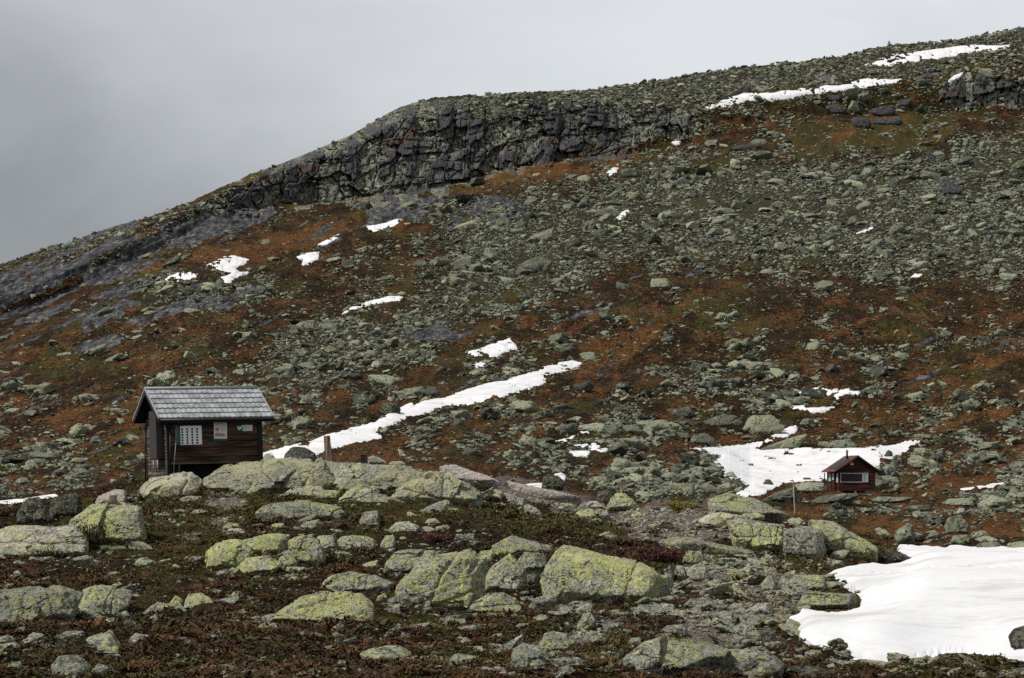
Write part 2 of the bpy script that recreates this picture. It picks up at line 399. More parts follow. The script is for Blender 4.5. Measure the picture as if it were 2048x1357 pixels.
def make_terrain(mat_hill, mat_ground, mat_cliff):
    # far hillside with its cliff
    n = 640
    X, Y, Zz = sheet(SPLIT, 1690, n, 120)
    u = np.broadcast_to(US[:, None], X.shape); v = HZ - Zz / Y * F
    M = masks(u, v)
    cl, sl, scr = M[0], M[1], M[5]
    px = Y / F
    lump = fbm2(u / 5.0, v / 3.4, 3, 61) * 2.6 + fbm2(u / 26, v / 13, 2, 63) * 4.0
    Zz = Zz + lump * px * (1 - cl) * (1 - 0.75 * sl) * sstep(SPLIT, SPLIT + 30, Y)
    aa = math.radians(-24); pp = u * math.cos(aa) + v * math.sin(aa); qq = -u * math.sin(aa) + v * math.cos(aa)
    Zz = Zz + px * sl * (1 - cl) * (fbm2(pp / 55, qq / 7, 4, 67, 0.6) * 7 + np.floor(fbm2(pp / 80, qq / 11, 2, 69) * 4) * 2.0)
    # jointed rock faces: blocks step in and out along the line of sight, with tilted faces
    wx = u + fbm2(u / 60, v / 60, 2, 71) * 11 + 0.12 * v; wy = v + fbm2(u / 110, v / 80, 2, 73) * 20 + 0.16 * (u - 1100)
    f1, f2, h, h2, h3 = worley2(wx / 36, wy / 46, 77)
    g1, g2, k1, k2, k3 = worley2(wx / 17 + 3, wy / 15, 79)
    e1 = sstep(0.0, 0.07, f2 - f1); e2 = sstep(0.0, 0.09, g2 - g1)
    fx = wx / 36 - np.floor(wx / 36); fy = wy / 30 - np.floor(wy / 30)
    lay = np.abs(((wy / 47 + 0.6 * fbm2(u / 140, v / 300, 2, 87)) % 1) - 0.5) * 2
    D = (h - 0.5) * 6.5 + (k1 - 0.5) * 2.6 + (1 - e1) * 2.2 + (1 - e2) * 1.0 + (h2 - 0.5) * 1.6 * (fx - 0.5) + (k2 - 0.5) * 2.2 * (g1 - 0.3) + sstep(0.86, 1.0, lay) * 0.8
    D += fbm2(u / 9, v / 12, 3, 83) * 0.9
    D *= 0.9 + 0.5 * fbm2(u / 60, v / 40, 2, 85)
    amp = cl + 0.10 * sl
    s = 1 + D * amp * 1.3 / Y
    Xc, Yc, Zc = X * s, Y * s, Zz * s
    V = np.stack([Xc, Yc, Zc], -1).reshape(-1, 3)
    Q = grid_faces(NU, n)
    fc = (cl.ravel()[Q].mean(1) > 0.5) & (np.abs(u.ravel()[Q[:, 0]] - 1024) < 1400)
    for nm, q, mat in (('hillside', Q[~fc], mat_hill), ('cliff', Q[fc], mat_cliff)):
        used = np.unique(q); mp = np.zeros(len(V), np.int64); mp[used] = np.arange(len(used))
        me = new_mesh(nm, V[used], mp[q]); attrs(me, M, used)
        if nm == 'cliff': me.polygons.foreach_set('use_smooth', np.zeros(len(q), bool)); add_attr(me, 'tint', (h * 0.6 + k1 * 0.4).ravel()[used])
        o = link(nm, me, mat); tag(o, kind='structure')
    # near ground
    n = 560
    X, Y, Zz = sheet(7.2, SPLIT, n, 260)
    u = np.broadcast_to(US[:, None], X.shape); v = HZ - Zz / Y * F
    M = masks(u, v)
    fl = sstep(-8, 10, poly_sd(u, v, SNOW_NEAR)) * (Y > 15)
    near = sstep(SPLIT, SPLIT - 12, Y)
    hum = hummocks(X, Y)
    Zz = Zz + hum * (1 - fl) * near * (1 - 0.7 * M[4]) - fl * 0.10
    me = new_mesh('ground', np.stack([X, Y, Zz], -1).reshape(-1, 3), grid_faces(NU, n)); attrs(me, M)
    tag(link('ground', me, mat_ground), kind='structure')
# ------------------------------------------------------------------ materials
def ground_like(name, near):
    t = NT(name); p = t.pos(); t.b.inputs['Specular IOR Level'].default_value = 0.05
    k = 1.0 if near else 0.22
    big = t.noise(p, 0.5 * k, 6, 0.65); mid = t.noise(p, 2.6 * k, 6, 0.7); fine = t.noise(p, (11 if near else 2.2), 5, 0.75); vfine = t.noise(p, (45 if near else 6), 3, 0.7)
    org, grn, grv, slab, scr = (t.attr(a) for a in ('orange', 'green', 'gravel', 'slab', 'scree'))
    heath = t.mix(t.ramp(mid, 0.35, 0.68), (0.006, 0.004, 0.0025), (0.024, 0.014, 0.006))
    heath = t.mix(t.ramp(fine, 0.52, 0.72), heath, (0.060, 0.033, 0.013))
    orange = t.mix(t.ramp(t.math('ADD', t.math('MULTIPLY', fine, .6), t.math('MULTIPLY', vfine, .4)), 0.40, 0.62), (0.028, 0.013, 0.006), (0.205, 0.082, 0.028))
    orange = t.mix(t.ramp(big, 0.45, 0.7), orange, (0.19, 0.095, 0.03))
    green = t.mix(t.ramp(fine, 0.35, 0.7), (0.012, 0.013, 0.004), (0.06, 0.052, 0.013))
    gf = t.ramp(t.math('ADD', t.math('MULTIPLY', grn, 0.8), t.math('MULTIPLY', mid, 0.7)), 0.55, 0.85)
    c = t.mix(gf, heath, green)
    brk = t.math('ADD', t.math('MULTIPLY', mid, 0.8), t.math('MULTIPLY', t.math('SUBTRACT', fine, 0.5), 0.9))
    of = t.math('MULTIPLY', t.ramp(t.math('ADD', t.math('MULTIPLY', org, 0.60), brk), 0.62 if not near else 0.74, 1.02 if not near else 1.14), t.math('MULTIPLY_ADD', t.ramp(vfine, 0.40, 0.58), 0.6, 0.35))
    c = t.mix(of, c, orange)
    # grit, gravel and bare stone between the plants
    if not near:
        stn = t.noise(t.mapv(p, (0.22, 0.05, 0.12), (0, 0, 0.5)), 1.0, 6, 0.75)
        of2 = t.math('MULTIPLY', t.ramp(t.math('ADD', stn, t.math('MULTIPLY', t.math('SUBTRACT', fine, 0.5), 0.8)), 0.50, 0.62), t.ramp(vfine, 0.40, 0.58))
        c = t.mix(t.math('MULTIPLY', of2, t.math('MULTIPLY_ADD', scr, -0.85, 0.85)), c, t.mix(t.ramp(fine, 0.4, 0.6), (0.075, 0.034, 0.012), (0.23, 0.105, 0.038)))
        gf2 = t.ramp(t.math('ADD', t.noise(p, 0.06, 5, 0.7), t.math('MULTIPLY', t.math('SUBTRACT', fine, 0.5), 0.5)), 0.52, 0.62)
        c = t.mix(t.math('MULTIPLY', gf2, 0.7), c, t.mix(t.ramp(vfine, 0.4, 0.6), (0.020, 0.019, 0.006), (0.070, 0.062, 0.020)))
    grit = t.mix(t.vor(p, 18 if near else 3.0, 'F1', 'Color'), (0.045, 0.036, 0.031), (0.20, 0.165, 0.145))
    grit = t.mix(t.ramp(fine, 0.4, 0.65), grit, (0.075, 0.05, 0.045))
    gm = t.ramp(t.math('ADD', t.math('MULTIPLY', grv, 0.8), t.math('MULTIPLY', mid, 0.6)), 0.58, 0.8)
    c = t.mix(gm, c, grit)
    sm = t.ramp(t.math('ADD', t.math('MULTIPLY', scr, 0.30), t.math('MULTIPLY', fine, 0.9)), 0.66, 0.95)
    c = t.mix(sm, c, t.mix(t.ramp(vfine, 0.35, 0.65), (0.016, 0.016, 0.013), (0.105, 0.108, 0.082)))
    # wet dark slabs with pale lichen streaks
    q = t.mapv(p, (0.7, 0.14, 0.35), (0, 0, 0.35)); sn = t.noise(q, 1.0, 6, 0.75)
    sc = t.mix(t.ramp(sn, 0.40, 0.55), (0.022, 0.021, 0.027), (0.074, 0.074, 0.080))
    sc = t.mix(t.ramp(sn, 0.56, 0.64), sc, (0.19, 0.195, 0.145))
    sf = t.ramp(t.math('ADD', slab, t.math('ADD', t.math('MULTIPLY', t.math('SUBTRACT', mid, 0.5), 1.2), t.math('MULTIPLY', t.math('SUBTRACT', fine, 0.5), 0.9))), 0.45, 0.6)
    c = t.mix(sf, c, sc)
    t.color(c)
    h = t.math('ADD', t.math('MULTIPLY', fine, 0.6), t.math('MULTIPLY', vfine, 0.4))
    t.bump(h, 0.06 if near else 0.5, 0.9)
    return t.m

def cliff_mat():
    t = NT('jointed_cliff_rock'); p = t.pos()
    tint = t.attr('tint')
    streak = t.noise(t.mapv(p, (0.75, 0.35, 0.035)), 1.0, 5, 0.7)
    f = t.noise(p, 0.8, 6, 0.75); ff = t.noise(p, 0.14, 3); g = t.noise(p, 2.5, 4, .7)
    c = t.mix(t.ramp(tint, 0.25, 0.75), (0.055, 0.055, 0.059), (0.225, 0.23, 0.17))
    c = t.mix(t.math('MULTIPLY', t.ramp(streak, 0.49, 0.57), 0.8), c, (0.030, 0.029, 0.038))
    c = t.mix(t.ramp(f, 0.58, 0.68), c, (0.24, 0.25, 0.175))
    c = t.mix(t.ramp(g, 0.56, 0.68), c, (0.035, 0.035, 0.034))
    org, grn = t.attr('orange'), t.attr('green')
    vg_ = t.ramp(t.math('ADD', t.math('MULTIPLY', org, 0.25), ff), 0.60, 0.70)
    c = t.mix(t.math('MULTIPLY', vg_, t.ramp(f, 0.4, 0.55)), c, t.mix(t.ramp(g, .4, .6), (0.03, 0.022, 0.009), (0.13, 0.06, 0.02)))
    t.color(c); t.bump(f, 0.9, 0.9)
    return t.m

def hill_rock(name, src):
    t = NT(name); p = t.pos()
    r = t.attr('tint') if src == 'attr' else t.rnd()
    n = t.noise(p, 0.9, 5, 0.7); f = t.noise(p, 4.0, 5, 0.75)
    c = t.mix(r, (0.040, 0.043, 0.035), (0.27, 0.285, 0.19))
    c = t.mix(t.ramp(n, 0.54, 0.66), c, (0.24, 0.25, 0.19))
    c = t.mix(t.ramp(f, 0.51, 0.60), c, (0.028, 0.029, 0.026))
    t.color(c); t.bump(f, 0.25, 0.7)
    return t.m

def lichen_rock(name, yellow=1.0, dark=0.0, pale=0.0, src='rnd'):
    """granite overgrown with map lichen"""
    t = NT(name); p = t.pos()
    r = t.rnd() if src == 'rnd' else t.attr('tint')
    off = t.n('ShaderNodeVectorMath', operation='ADD'); t.l(p, off.inputs[0]); off.inputs[1].default_value = (31.7, 12.9, 8.3); p2 = off.outputs[0]
    big = t.noise(p, 0.8, 3, 0.6, 0.3); mid = t.noise(p2, 3.4, 6, 0.72); a = t.noise(p, 8.5, 7, 0.80, 0.4); b = t.noise(p2, 14, 5, 0.80); spk = t.noise(p, 34, 4, 0.75)
    base = t.mix(t.ramp(b, 0.40, 0.62), (0.085, 0.088, 0.068), (0.45, 0.46, 0.37))
    base = t.mix(t.ramp(mid, 0.52, 0.62), base, t.mix(t.ramp(spk, 0.38, 0.60), (0.32, 0.325, 0.28), (0.64, 0.645, 0.56)))
    if pale: base = t.mix(t.ramp(big, 0.60 - 0.2 * pale, 0.72 - 0.2 * pale), base, t.mix(t.ramp(b, 0.38, 0.62), (0.27, 0.24, 0.215), (0.52, 0.475, 0.43)))
    # yellow-green map lichen in ragged crusts
    area = t.math('MULTIPLY', t.math('SUBTRACT', big, 0.5), 0.55)
    ym = t.ramp(t.math('ADD', t.math('ADD', a, area), t.math('MULTIPLY', t.math('SUBTRACT', spk, 0.5), 0.35)), 0.575 - 0.095 * yellow, 0.615 - 0.095 * yellow)
    ycol = t.mix(t.ramp(b, 0.38, 0.62), (0.22, 0.23, 0.07), (0.60, 0.62, 0.25))
    ycol = t.mix(t.math('MULTIPLY', t.ramp(mid, 0.42, 0.62), 0.7), ycol, (0.42, 0.43, 0.28))
    c = t.mix(t.math('MULTIPLY', ym, min(1.0, 0.6 + 0.35 * yellow)), base, ycol)
    # black crusts, pits and seams
    df = t.ramp(t.math('ADD', t.math('MULTIPLY', b, 0.75), t.math('MULTIPLY', mid, 0.35)), 0.595 - 0.10 * dark, 0.65 - 0.10 * dark)
    c = t.mix(df, c, (0.030, 0.029, 0.024))
    wv = t.n('ShaderNodeVectorMath', operation='MULTIPLY_ADD'); nz = t.n('ShaderNodeTexNoise'); t.l(p, nz.inputs['Vector']); nz.inputs['Scale'].default_value = 1.1; nz.inputs['Detail'].default_value = 5; nz.inputs['Roughness'].default_value = 0.65
    t.l(nz.outputs['Color'], wv.inputs[0]); wv.inputs[1].default_value = (1.3, 1.3, 1.3); t.l(p, wv.inputs[2])
    seam = t.vor(t.mapv(wv.outputs[0], (1.0, 1.0, 1.5)), 0.55, 'DISTANCE_TO_EDGE')
    sm = t.math('MULTIPLY', t.ramp(t.math('ADD', seam, t.math('MULTIPLY', t.math('SUBTRACT', mid, 0.5), 0.05)), 0.012, 0.002), t.ramp(t.noise(p2, 0.9, 3), 0.52, 0.60))
    c = t.mix(sm, c, (0.025, 0.024, 0.020))
    c = t.vary(c, r, 0.80, 1.1)
    t.color(c)
    h = t.math('SUBTRACT', t.math('ADD', t.math('MULTIPLY', mid, 0.8), t.math('MULTIPLY', a, 0.7)), t.math('MULTIPLY', sm, 0.8))
    t.bump(h, 0.14, 1.0)
    return t.m

def snow_mat():
    t = NT('old_snow'); p = t.pos()
    a = t.noise(t.mapv(p, (0.6, 0.25, 1)), 1.2, 5, 0.6); b = t.noise(t.mapv(p, (3, 1.4, 3)), 2.5, 5, 0.7)
    c = t.mix(t.ramp(b, 0.3, 0.75), (0.60, 0.61, 0.63), (0.66, 0.66, 0.665))
    c = t.mix(t.ramp(t.noise(p, 0.35, 6, 0.7), 0.50, 0.70), c, (0.47, 0.465, 0.45))
    sp = t.ramp(t.vor(p, 3.2), 0.055, 0.03); c = t.mix(t.math('MULTIPLY', sp, t.ramp(a, 0.45, 0.6)), c, (0.25, 0.22, 0.19))
    t.color(c); t.rough(0.6); t.bump(t.noise(p, 1.5, 4, 0.6), 0.05, 0.22)
    return t.m

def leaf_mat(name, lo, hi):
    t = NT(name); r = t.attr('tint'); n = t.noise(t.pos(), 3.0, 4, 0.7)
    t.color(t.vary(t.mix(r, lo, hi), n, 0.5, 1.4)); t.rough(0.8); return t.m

M = {}
M['ground'] = ground_like('heath_ground', True); M['hill'] = ground_like('heath_hillside', False)
M['cliff'] = cliff_mat(); M['hill_rock'] = hill_rock('hill_boulder_rock', 'rnd'); M['h'] = M['hill_rock']; M['hill_rock_stuff'] = hill_rock('hill_scree_rock', 'attr')
M['pale_lichen'] = leaf_mat('reindeer_lichen', (0.22, 0.19, 0.13), (0.50, 0.45, 0.33)); M['y'] = lichen_rock('lichen_granite_yellow', 1.0); M['g'] = lichen_rock('lichen_granite_grey', 0.55); M['d'] = lichen_rock('lichen_granite_dark', 0.45, 1.0)
M['q'] = lichen_rock('lichen_granite_mixed', 0.8, 0.1, 0.75); M['p'] = lichen_rock('granite_pale', 0.55, -0.6, 0.8); M['w'] = lichen_rock('granite_bare', -0.5, -1.2, 1.6); M['stone'] = lichen_rock('small_stone_rock', 0.5, 0, 0.2, 'attr')
M['snow'] = snow_mat()
M['heath'] = leaf_mat('heather_leaf', (0.020, 0.010, 0.006), (0.072, 0.066, 0.016)); M['dry'] = leaf_mat('dry_grass_blade', (0.022, 0.011, 0.005), (0.125, 0.062, 0.022))
M['juniper'] = leaf_mat('juniper_needle', (0.012, 0.016, 0.006), (0.05, 0.055, 0.018)); M['bush'] = leaf_mat('yellow_bush_leaf', (0.06, 0.06, 0.012), (0.24, 0.20, 0.04)); M['redheath'] = leaf_mat('red_heather_leaf', (0.03, 0.013, 0.012), (0.085, 0.035, 0.025))

# ------------------------------------------------------------------ world, sun, camera
SUN_EL, SUN_AZ = math.radians(50), math.radians(246)     # azimuth clockwise from +Y: behind the viewer, to the left
w = bpy.data.worlds.new('World'); SC.world = w; w.use_nodes = True
nt = w.node_tree; nt.nodes.clear()
def wn(t, **k):
    x = nt.nodes.new(t)
    for a, b in k.items(): setattr(x, a, b)
    return x
out = wn('ShaderNodeOutputWorld'); add = wn('ShaderNodeMixShader'); b1 = wn('ShaderNodeBackground'); b2 = wn('ShaderNodeBackground')
sky = wn('ShaderNodeTexSky', sky_type='NISHITA'); sky.sun_disc = False; sky.sun_elevation = SUN_EL; sky.sun_rotation = SUN_AZ
nt.links.new(sky.outputs[0], b1.inputs[0]); b1.inputs[1].default_value = 0.10
tc = wn('ShaderNodeTexCoord'); mp = wn('ShaderNodeMapping'); mp.inputs['Scale'].default_value = (1.0, 1.0, 2.6); nt.links.new(tc.outputs['Generated'], mp.inputs[0])
n1 = wn('ShaderNodeTexNoise'); n1.inputs['Scale'].default_value = 3.2; n1.inputs['Detail'].default_value = 6; n1.inputs['Roughness'].default_value = 0.5; n1.inputs['Distortion'].default_value = 0.4
nt.links.new(mp.outputs[0], n1.inputs['Vector'])
sep = wn('ShaderNodeSeparateXYZ'); nt.links.new(tc.outputs['Generated'], sep.inputs[0])
def wm(op, a, b, c=None):
    x = wn('ShaderNodeMath', operation=op)
    for i, q in enumerate((a, b, c)):
        if q is None: continue
        if isinstance(q, (int, float)): x.inputs[i].default_value = q
        else: nt.links.new(q, x.inputs[i])
    return x.outputs[0]
# the overcast is thinner (brighter) to the right, heavy and dark low down on the left
f = wm('MULTIPLY_ADD', sep.outputs['X'], 0.40, 0.415)
f = wm('MULTIPLY_ADD', wm('SUBTRACT', sep.outputs['Z'], 0.22), 1.15, f)
f = wm('MULTIPLY_ADD', wm('SUBTRACT', n1.outputs[0], 0.5), 0.42, f)
f = wm('MINIMUM', wm('MAXIMUM', f, 0.185), 0.50)
ov = wn('ShaderNodeMapRange', interpolation_type='SMOOTHSTEP'); nt.links.new(sep.outputs['Z'], ov.inputs[0]); ov.inputs[1].default_value = 0.30; ov.inputs[2].default_value = 0.75; ov.inputs[3].default_value = 1.0; ov.inputs[4].default_value = 0.26  # added dimming of the unseen sky overhead, to weaken fill light against the sun
f = wm('MULTIPLY', f, ov.outputs[0])
cb_ = wn('ShaderNodeCombineXYZ')
for k_, g_ in enumerate((0.972, 1.0, 1.03)): nt.links.new(wm('MULTIPLY', f, g_), cb_.inputs[k_])
nt.links.new(cb_.outputs[0], b2.inputs[0]); b2.inputs[1].default_value = 1.0
add.inputs[0].default_value = 0.92; nt.links.new(b1.outputs[0], add.inputs[1]); nt.links.new(b2.outputs[0], add.inputs[2]); nt.links.new(add.outputs[0], out.inputs[0])
sd = bpy.data.lights.new('sun', 'SUN'); sd.energy = 3.2; sd.angle = math.radians(10); sd.color = (1.0, 0.96, 0.9)
so = bpy.data.objects.new('sun', sd); COL.objects.link(so)
dirv = Vector((math.sin(SUN_AZ) * math.cos(SUN_EL), math.cos(SUN_AZ) * math.cos(SUN_EL), math.sin(SUN_EL)))
so.rotation_euler = dirv.to_track_quat('Z', 'Y').to_euler()
cd = bpy.data.cameras.new('camera'); cam = bpy.data.objects.new('camera', cd); COL.objects.link(cam)
cam.location = (0, 0, 0); cam.rotation_euler = (math.pi / 2, 0, 0)
cd.sensor_width = 36; cd.lens = 36 * F / 2048; cd.shift_y = (HZ - 678.5) / 2048; cd.clip_start = 0.5; cd.clip_end = 6000
SC.camera = cam
SC.view_settings.view_transform = 'Standard'; SC.view_settings.look = 'None'; SC.view_settings.exposure = 0.66; SC.view_settings.gamma = 1.0
SC.cycles.max_bounces = 5; SC.cycles.diffuse_bounces = 2; SC.cycles.use_denoising = False
make_terrain(M['hill'], M['ground'], M['cliff'])
# ------------------------------------------------------------------ rock shapes
def ico(level):
    bm = bmesh.new(); bmesh.ops.create_icosphere(bm, subdivisions=level, radius=1)
    bm.verts.ensure_lookup_table()
    v = np.array([x.co[:] for x in bm.verts], np.float32); f = np.array([[y.index for y in x.verts] for x in bm.faces], np.int32)
    bm.free(); return v / np.linalg.norm(v, axis=1)[:, None], f
ICO = {k: ico(k) for k in (2, 3, 4, 5, 6)}

def hull_planes(P):
    bm = bmesh.new()
    for p in P: bm.verts.new(p)
    r = bmesh.ops.convex_hull(bm, input=bm.verts[:])
    bm.normal_update()
    N = []; D = []
    for f in bm.faces:
        n = f.normal.copy(); d = n.dot(f.verts[0].co)
        if d < 0: n = -n; d = -d
        if d < 1e-4 or f.calc_area() < 1e-7: continue
        if any(n.dot(m) > 0.985 for m in N): continue
        N.append(n); D.append(d)
    bm.free()
    return np.array([n[:] for n in N], np.float32), np.array(D, np.float32)

def facet3(P, seed):
    """piecewise-flat noise: every jittered cell tilts its own plane, with a small step where cells meet"""
    ip = np.floor(P).astype(np.int64); best = np.full(len(P), 9e9); out = np.zeros(len(P))
    for dx in (-1, 0, 1):
        for dy in (-1, 0, 1):
            for dz in (-1, 0, 1):
                c = ip + np.array([dx, dy, dz]); H = [_hash(c[:, 0], c[:, 1], c[:, 2] + 977 * k, seed) for k in range(7)]
                q = P - (c + np.stack(H[:3], 1)); d = (q * q).sum(1)
                val = (q * (np.stack(H[3:6], 1) - 0.5)).sum(1) * 1.6 + (H[6] - 0.5) * 0.5
                m = d < best; best = np.where(m, d, best); out = np.where(m, val, out)
    return out

def rock_verts(N, D, ext, level, p, amp, seed, chips=10):
    """surface of the intersection of half-spaces, rounded, chipped along random planes and roughened"""
    r = np.random.default_rng(seed)
    d0, f = ICO[level]
    ext = np.asarray(ext, np.float32); ext = np.maximum(ext, ext.max() * 0.18)
    d = d0 * ext ** 0.8; d /= np.linalg.norm(d, axis=1)[:, None]
    def rad(N, D):
        q = np.maximum(d @ N.T / D[None, :], 1e-6)
        m = q.max(1); return 1 / (m * ((q / m[:, None]) ** p).sum(1) ** (1 / p))
    V = d * rad(N, D)[:, None]
    if chips:
        cn = r.normal(size=(chips, 3)).astype(np.float32); cn[:, 2] = cn[:, 2] * 0.8 + 0.15; cn /= np.linalg.norm(cn, axis=1)[:, None]
        sup = (V @ cn.T).max(0)
        N = np.concatenate([N, cn]); D = np.concatenate([D, sup * r.uniform(0.80, 0.97, chips).astype(np.float32)])
        V = d * rad(N, D)[:, None]
    size = float(ext.mean())
    n = fbm3(V / size * 1.3 + seed * 3.1, 5, seed, 0.55)
    ridg = -np.abs(fbm3(V / size * 1.1 - seed * 1.7, 3, seed + 50)) * 1.0
    if level >= 4:
        fc = facet3(V / size * 0.85 + seed * 5.3, seed + 3) * 1.5 + facet3(V / size * 2.1 - seed * 2.9, seed + 4) * 0.6 + (facet3(V / size * 5.0 + seed, seed + 5) * 0.22 if level > 4 else 0)
        V = V * (1 + fc * amp * 1.9 * (size / np.linalg.norm(V, axis=1)).clip(0, 1.2))[:, None]
    stp = fbm3(V / size * 1.6 + 7.7 + seed, 2, seed + 20) * 4.0; stp = np.floor(stp) + sstep(0.72, 1.0, stp - np.floor(stp))
    V = V * (1 + (stp * amp * 0.22 + n * amp * 0.45 + (ridg + 0.15) * amp * 0.5) * (size / np.linalg.norm(V, axis=1)).clip(0, 1.2))[:, None]
    return V, f

def generic_rock(seed, level, boxy=0.5, flat=0.65, p=120, amp=0.10):
    r = np.random.default_rng(seed)
    n = 9
    N = r.normal(size=(n, 3)); N /= np.linalg.norm(N, axis=1)[:, None]
    D = r.uniform(0.55, 0.95, n)
    ax = np.array([[1, 0, 0], [-1, 0, 0], [0, 1, 0], [0, -1, 0], [0, 0, 1], [0, 0, -1]], float) + r.normal(size=(6, 3)) * 0.22
    ax /= np.linalg.norm(ax, axis=1)[:, None]
    N = np.concatenate([N, ax]).astype(np.float32); D = np.concatenate([D, np.full(6, 1 - 0.35 * boxy)]).astype(np.float32)
    V, f = rock_verts(N, D, (1, 1, 1), level, p, amp, seed, 6)
    V = V * np.array([1, r.uniform(0.7, 1.0), flat * r.uniform(0.8, 1.15)])
    V /= np.abs(V).max(0).mean()
    return V.astype(np.float32), f

# ------------------------------------------------------------------ boulders one can point to, drawn by their outline
def c3(pts): return [(x / 2.926, 900 + y / 2.926) for x, y in pts]
def c4(pts): return [(600 + x / 2.926, 900 + y / 2.926) for x, y in pts]
def c5(pts): return [(1200 + x / 2.415, 900 + y / 2.415) for x, y in pts]
def c6(pts): return [(560 + x / 3.2, 860 + y / 3.2) for x, y in pts]
def c7(pts): return [(1150 + x / 3.7236, 860 + y / 3.7236) for x, y in pts]
CROP = {3: c3, 4: c4, 5: c5, 6: c6, 7: c7, 0: lambda p: list(p)}
ROCK_PX = []          # (u, v, half width, half height) of every boulder placed, to keep the scatter clear of them

def drawn_rock(crop, mat, label, S, Fr=None, thick=None, seed=0, round_=170, amp=0.05, name='boulder', cat='boulder', group=None, y0=None, sink=0.25):
    S = np.array(CROP[crop](S)); lo, hi = S.min(0), S.max(0); c = S.mean(0)
    ub = c[0]; vb = hi[1] - 0.04 * (hi[1] - lo[1])
    if y0 is None: y0 = float(np.median(depth_at(np.linspace(lo[0] * 0.7 + c[0] * 0.3, hi[0] * 0.7 + c[0] * 0.3, 7), np.full(7, vb))))
    w = (hi[0] - lo[0]) / F * y0; h = (hi[1] - lo[1]) / F * y0
    t = thick if thick is not None else min(max(0.75 * min(w, 2.2 * h), 0.15), 2.6)
    r = np.random.default_rng(seed + 100)
    ym = y0 + t * 0.42
    P = [pix(S[:, 0], S[:, 1], ym)]
    if Fr is not None: Fp = np.array(CROP[crop](Fr))
    else:
        cc = np.array([c[0] + r.uniform(-0.16, 0.16) * (hi[0] - lo[0]), hi[1]])
        Fp = cc + (S - cc) * np.array([r.uniform(0.74, 0.92), r.uniform(0.55, 0.85)])
    ta, tb = r.uniform(-0.10, 0.10), r.uniform(0.04, 0.22)
    fd = 0.12 + ta * (Fp[:, 0] - c[0]) / (hi[0] - lo[0]) * 2 + tb * (vb - Fp[:, 1]) / (hi[1] - lo[1])
    fd = np.clip(fd, 0, 0.4) + 0.34 * sstep(0.80, 1.0, (Fp[:, 1] - lo[1]) / (hi[1] - lo[1]))      # undercut foot
    mid_ = Fp * np.array([1.0, 0.0]) + np.array([0.0, 1.0]) * (Fp[:, 1:2] * 0 + lo[1] + 0.76 * (hi[1] - lo[1])); mid_ = mid_[Fp[:, 1] > lo[1] + 0.8 * (hi[1] - lo[1])]
    if len(mid_): P.append(pix(c[0] + (mid_[:, 0] - c[0]) * 0.9, mid_[:, 1], y0 + 0.06 * t))
    P.append(pix(Fp[:, 0], Fp[:, 1], y0 + fd * t))
    B = c + (S - c) * 0.84
    P.append(pix(B[:, 0], B[:, 1], y0 + t))
    low = S[S[:, 1] > c[1]]
    lw = pix(low[:, 0] * 0.9 + c[0] * 0.1, low[:, 1], ym); lw[:, 2] -= sink * h; P.append(lw)
    lw2 = pix(np.array([lo[0] * .8 + hi[0] * .2, lo[0] * .2 + hi[0] * .8]), np.array([hi[1], hi[1]]), y0 + 0.40 * t); lw2[:, 2] -= sink * h; P.append(lw2)
    P = np.concatenate(P); C = (P.min(0) + P.max(0)) / 2
    N, D = hull_planes(P - C)
    ext = (P.max(0) - P.min(0)) / 2
    px = max(hi[0] - lo[0], hi[1] - lo[1])
    lev = 6 if px > 110 else (5 if px > 42 else 4)
    V, f = rock_verts(N, D, ext, lev, round_, amp, seed, chips=9 if Fr is None else 5)
    if lev >= 5:                      # a few fracture planes cut across the rock: a groove, and one side stands a little proud
        sz = float(ext.mean())
        for k in range(int(r.integers(1, 4)) if lev == 6 else int(r.integers(0, 2))):
            nrm = r.normal(size=3) * np.array([1.0, 0.35, 0.55]) if r.uniform() < 0.6 else r.normal(size=3) * np.array([0.35, 0.3, 1.0]); nrm /= np.linalg.norm(nrm)
            q = V @ nrm - r.uniform(-0.55, 0.55) * float(np.abs(V @ nrm).max()) + fbm3(V / sz * 2.2 + k, 3, seed + k) * 0.10 * sz
            wd = sz * (0.040 if lev == 6 else 0.05)
            inw = 0.055 * np.exp(-(q / wd) ** 2) + 0.018 * (q > 0) * r.choice([-1, 1])
            V = V * (1 - inw * (sz / np.linalg.norm(V, axis=1)).clip(0, 1.2))[:, None]
    base = np.array([C[0], C[1], P[:, 2].min()])
    me = new_mesh(name, V + (C - base), None, f, smooth=False)
    o = link(name, me, M[mat], None, Vector(base))
    tag(o, label, cat, group)
    ROCK_PX.append((c[0], (lo[1] + hi[1]) / 2, (hi[0] - lo[0]) / 2, (hi[1] - lo[1]) / 2))
    return o

def bedrock(crop, mat, label, pieces, seed):
    """one outcrop made of several fused rock masses"""
    os_ = [drawn_rock(crop, mat, '', S, Fr, th, seed + k, amp=0.075, sink=0.4, name='rock_mass') for k, (S, Fr, th) in enumerate(pieces)]
    b = os_[0].location.copy(); o = thing('rock_outcrop', label, 'rock outcrop', b); o['kind'] = 'thing'
    for q in os_:
        for k in ('category', 'group', 'label'):
            if k in q: del q[k]
        q.parent = o; q.location = q.location - b
    return o
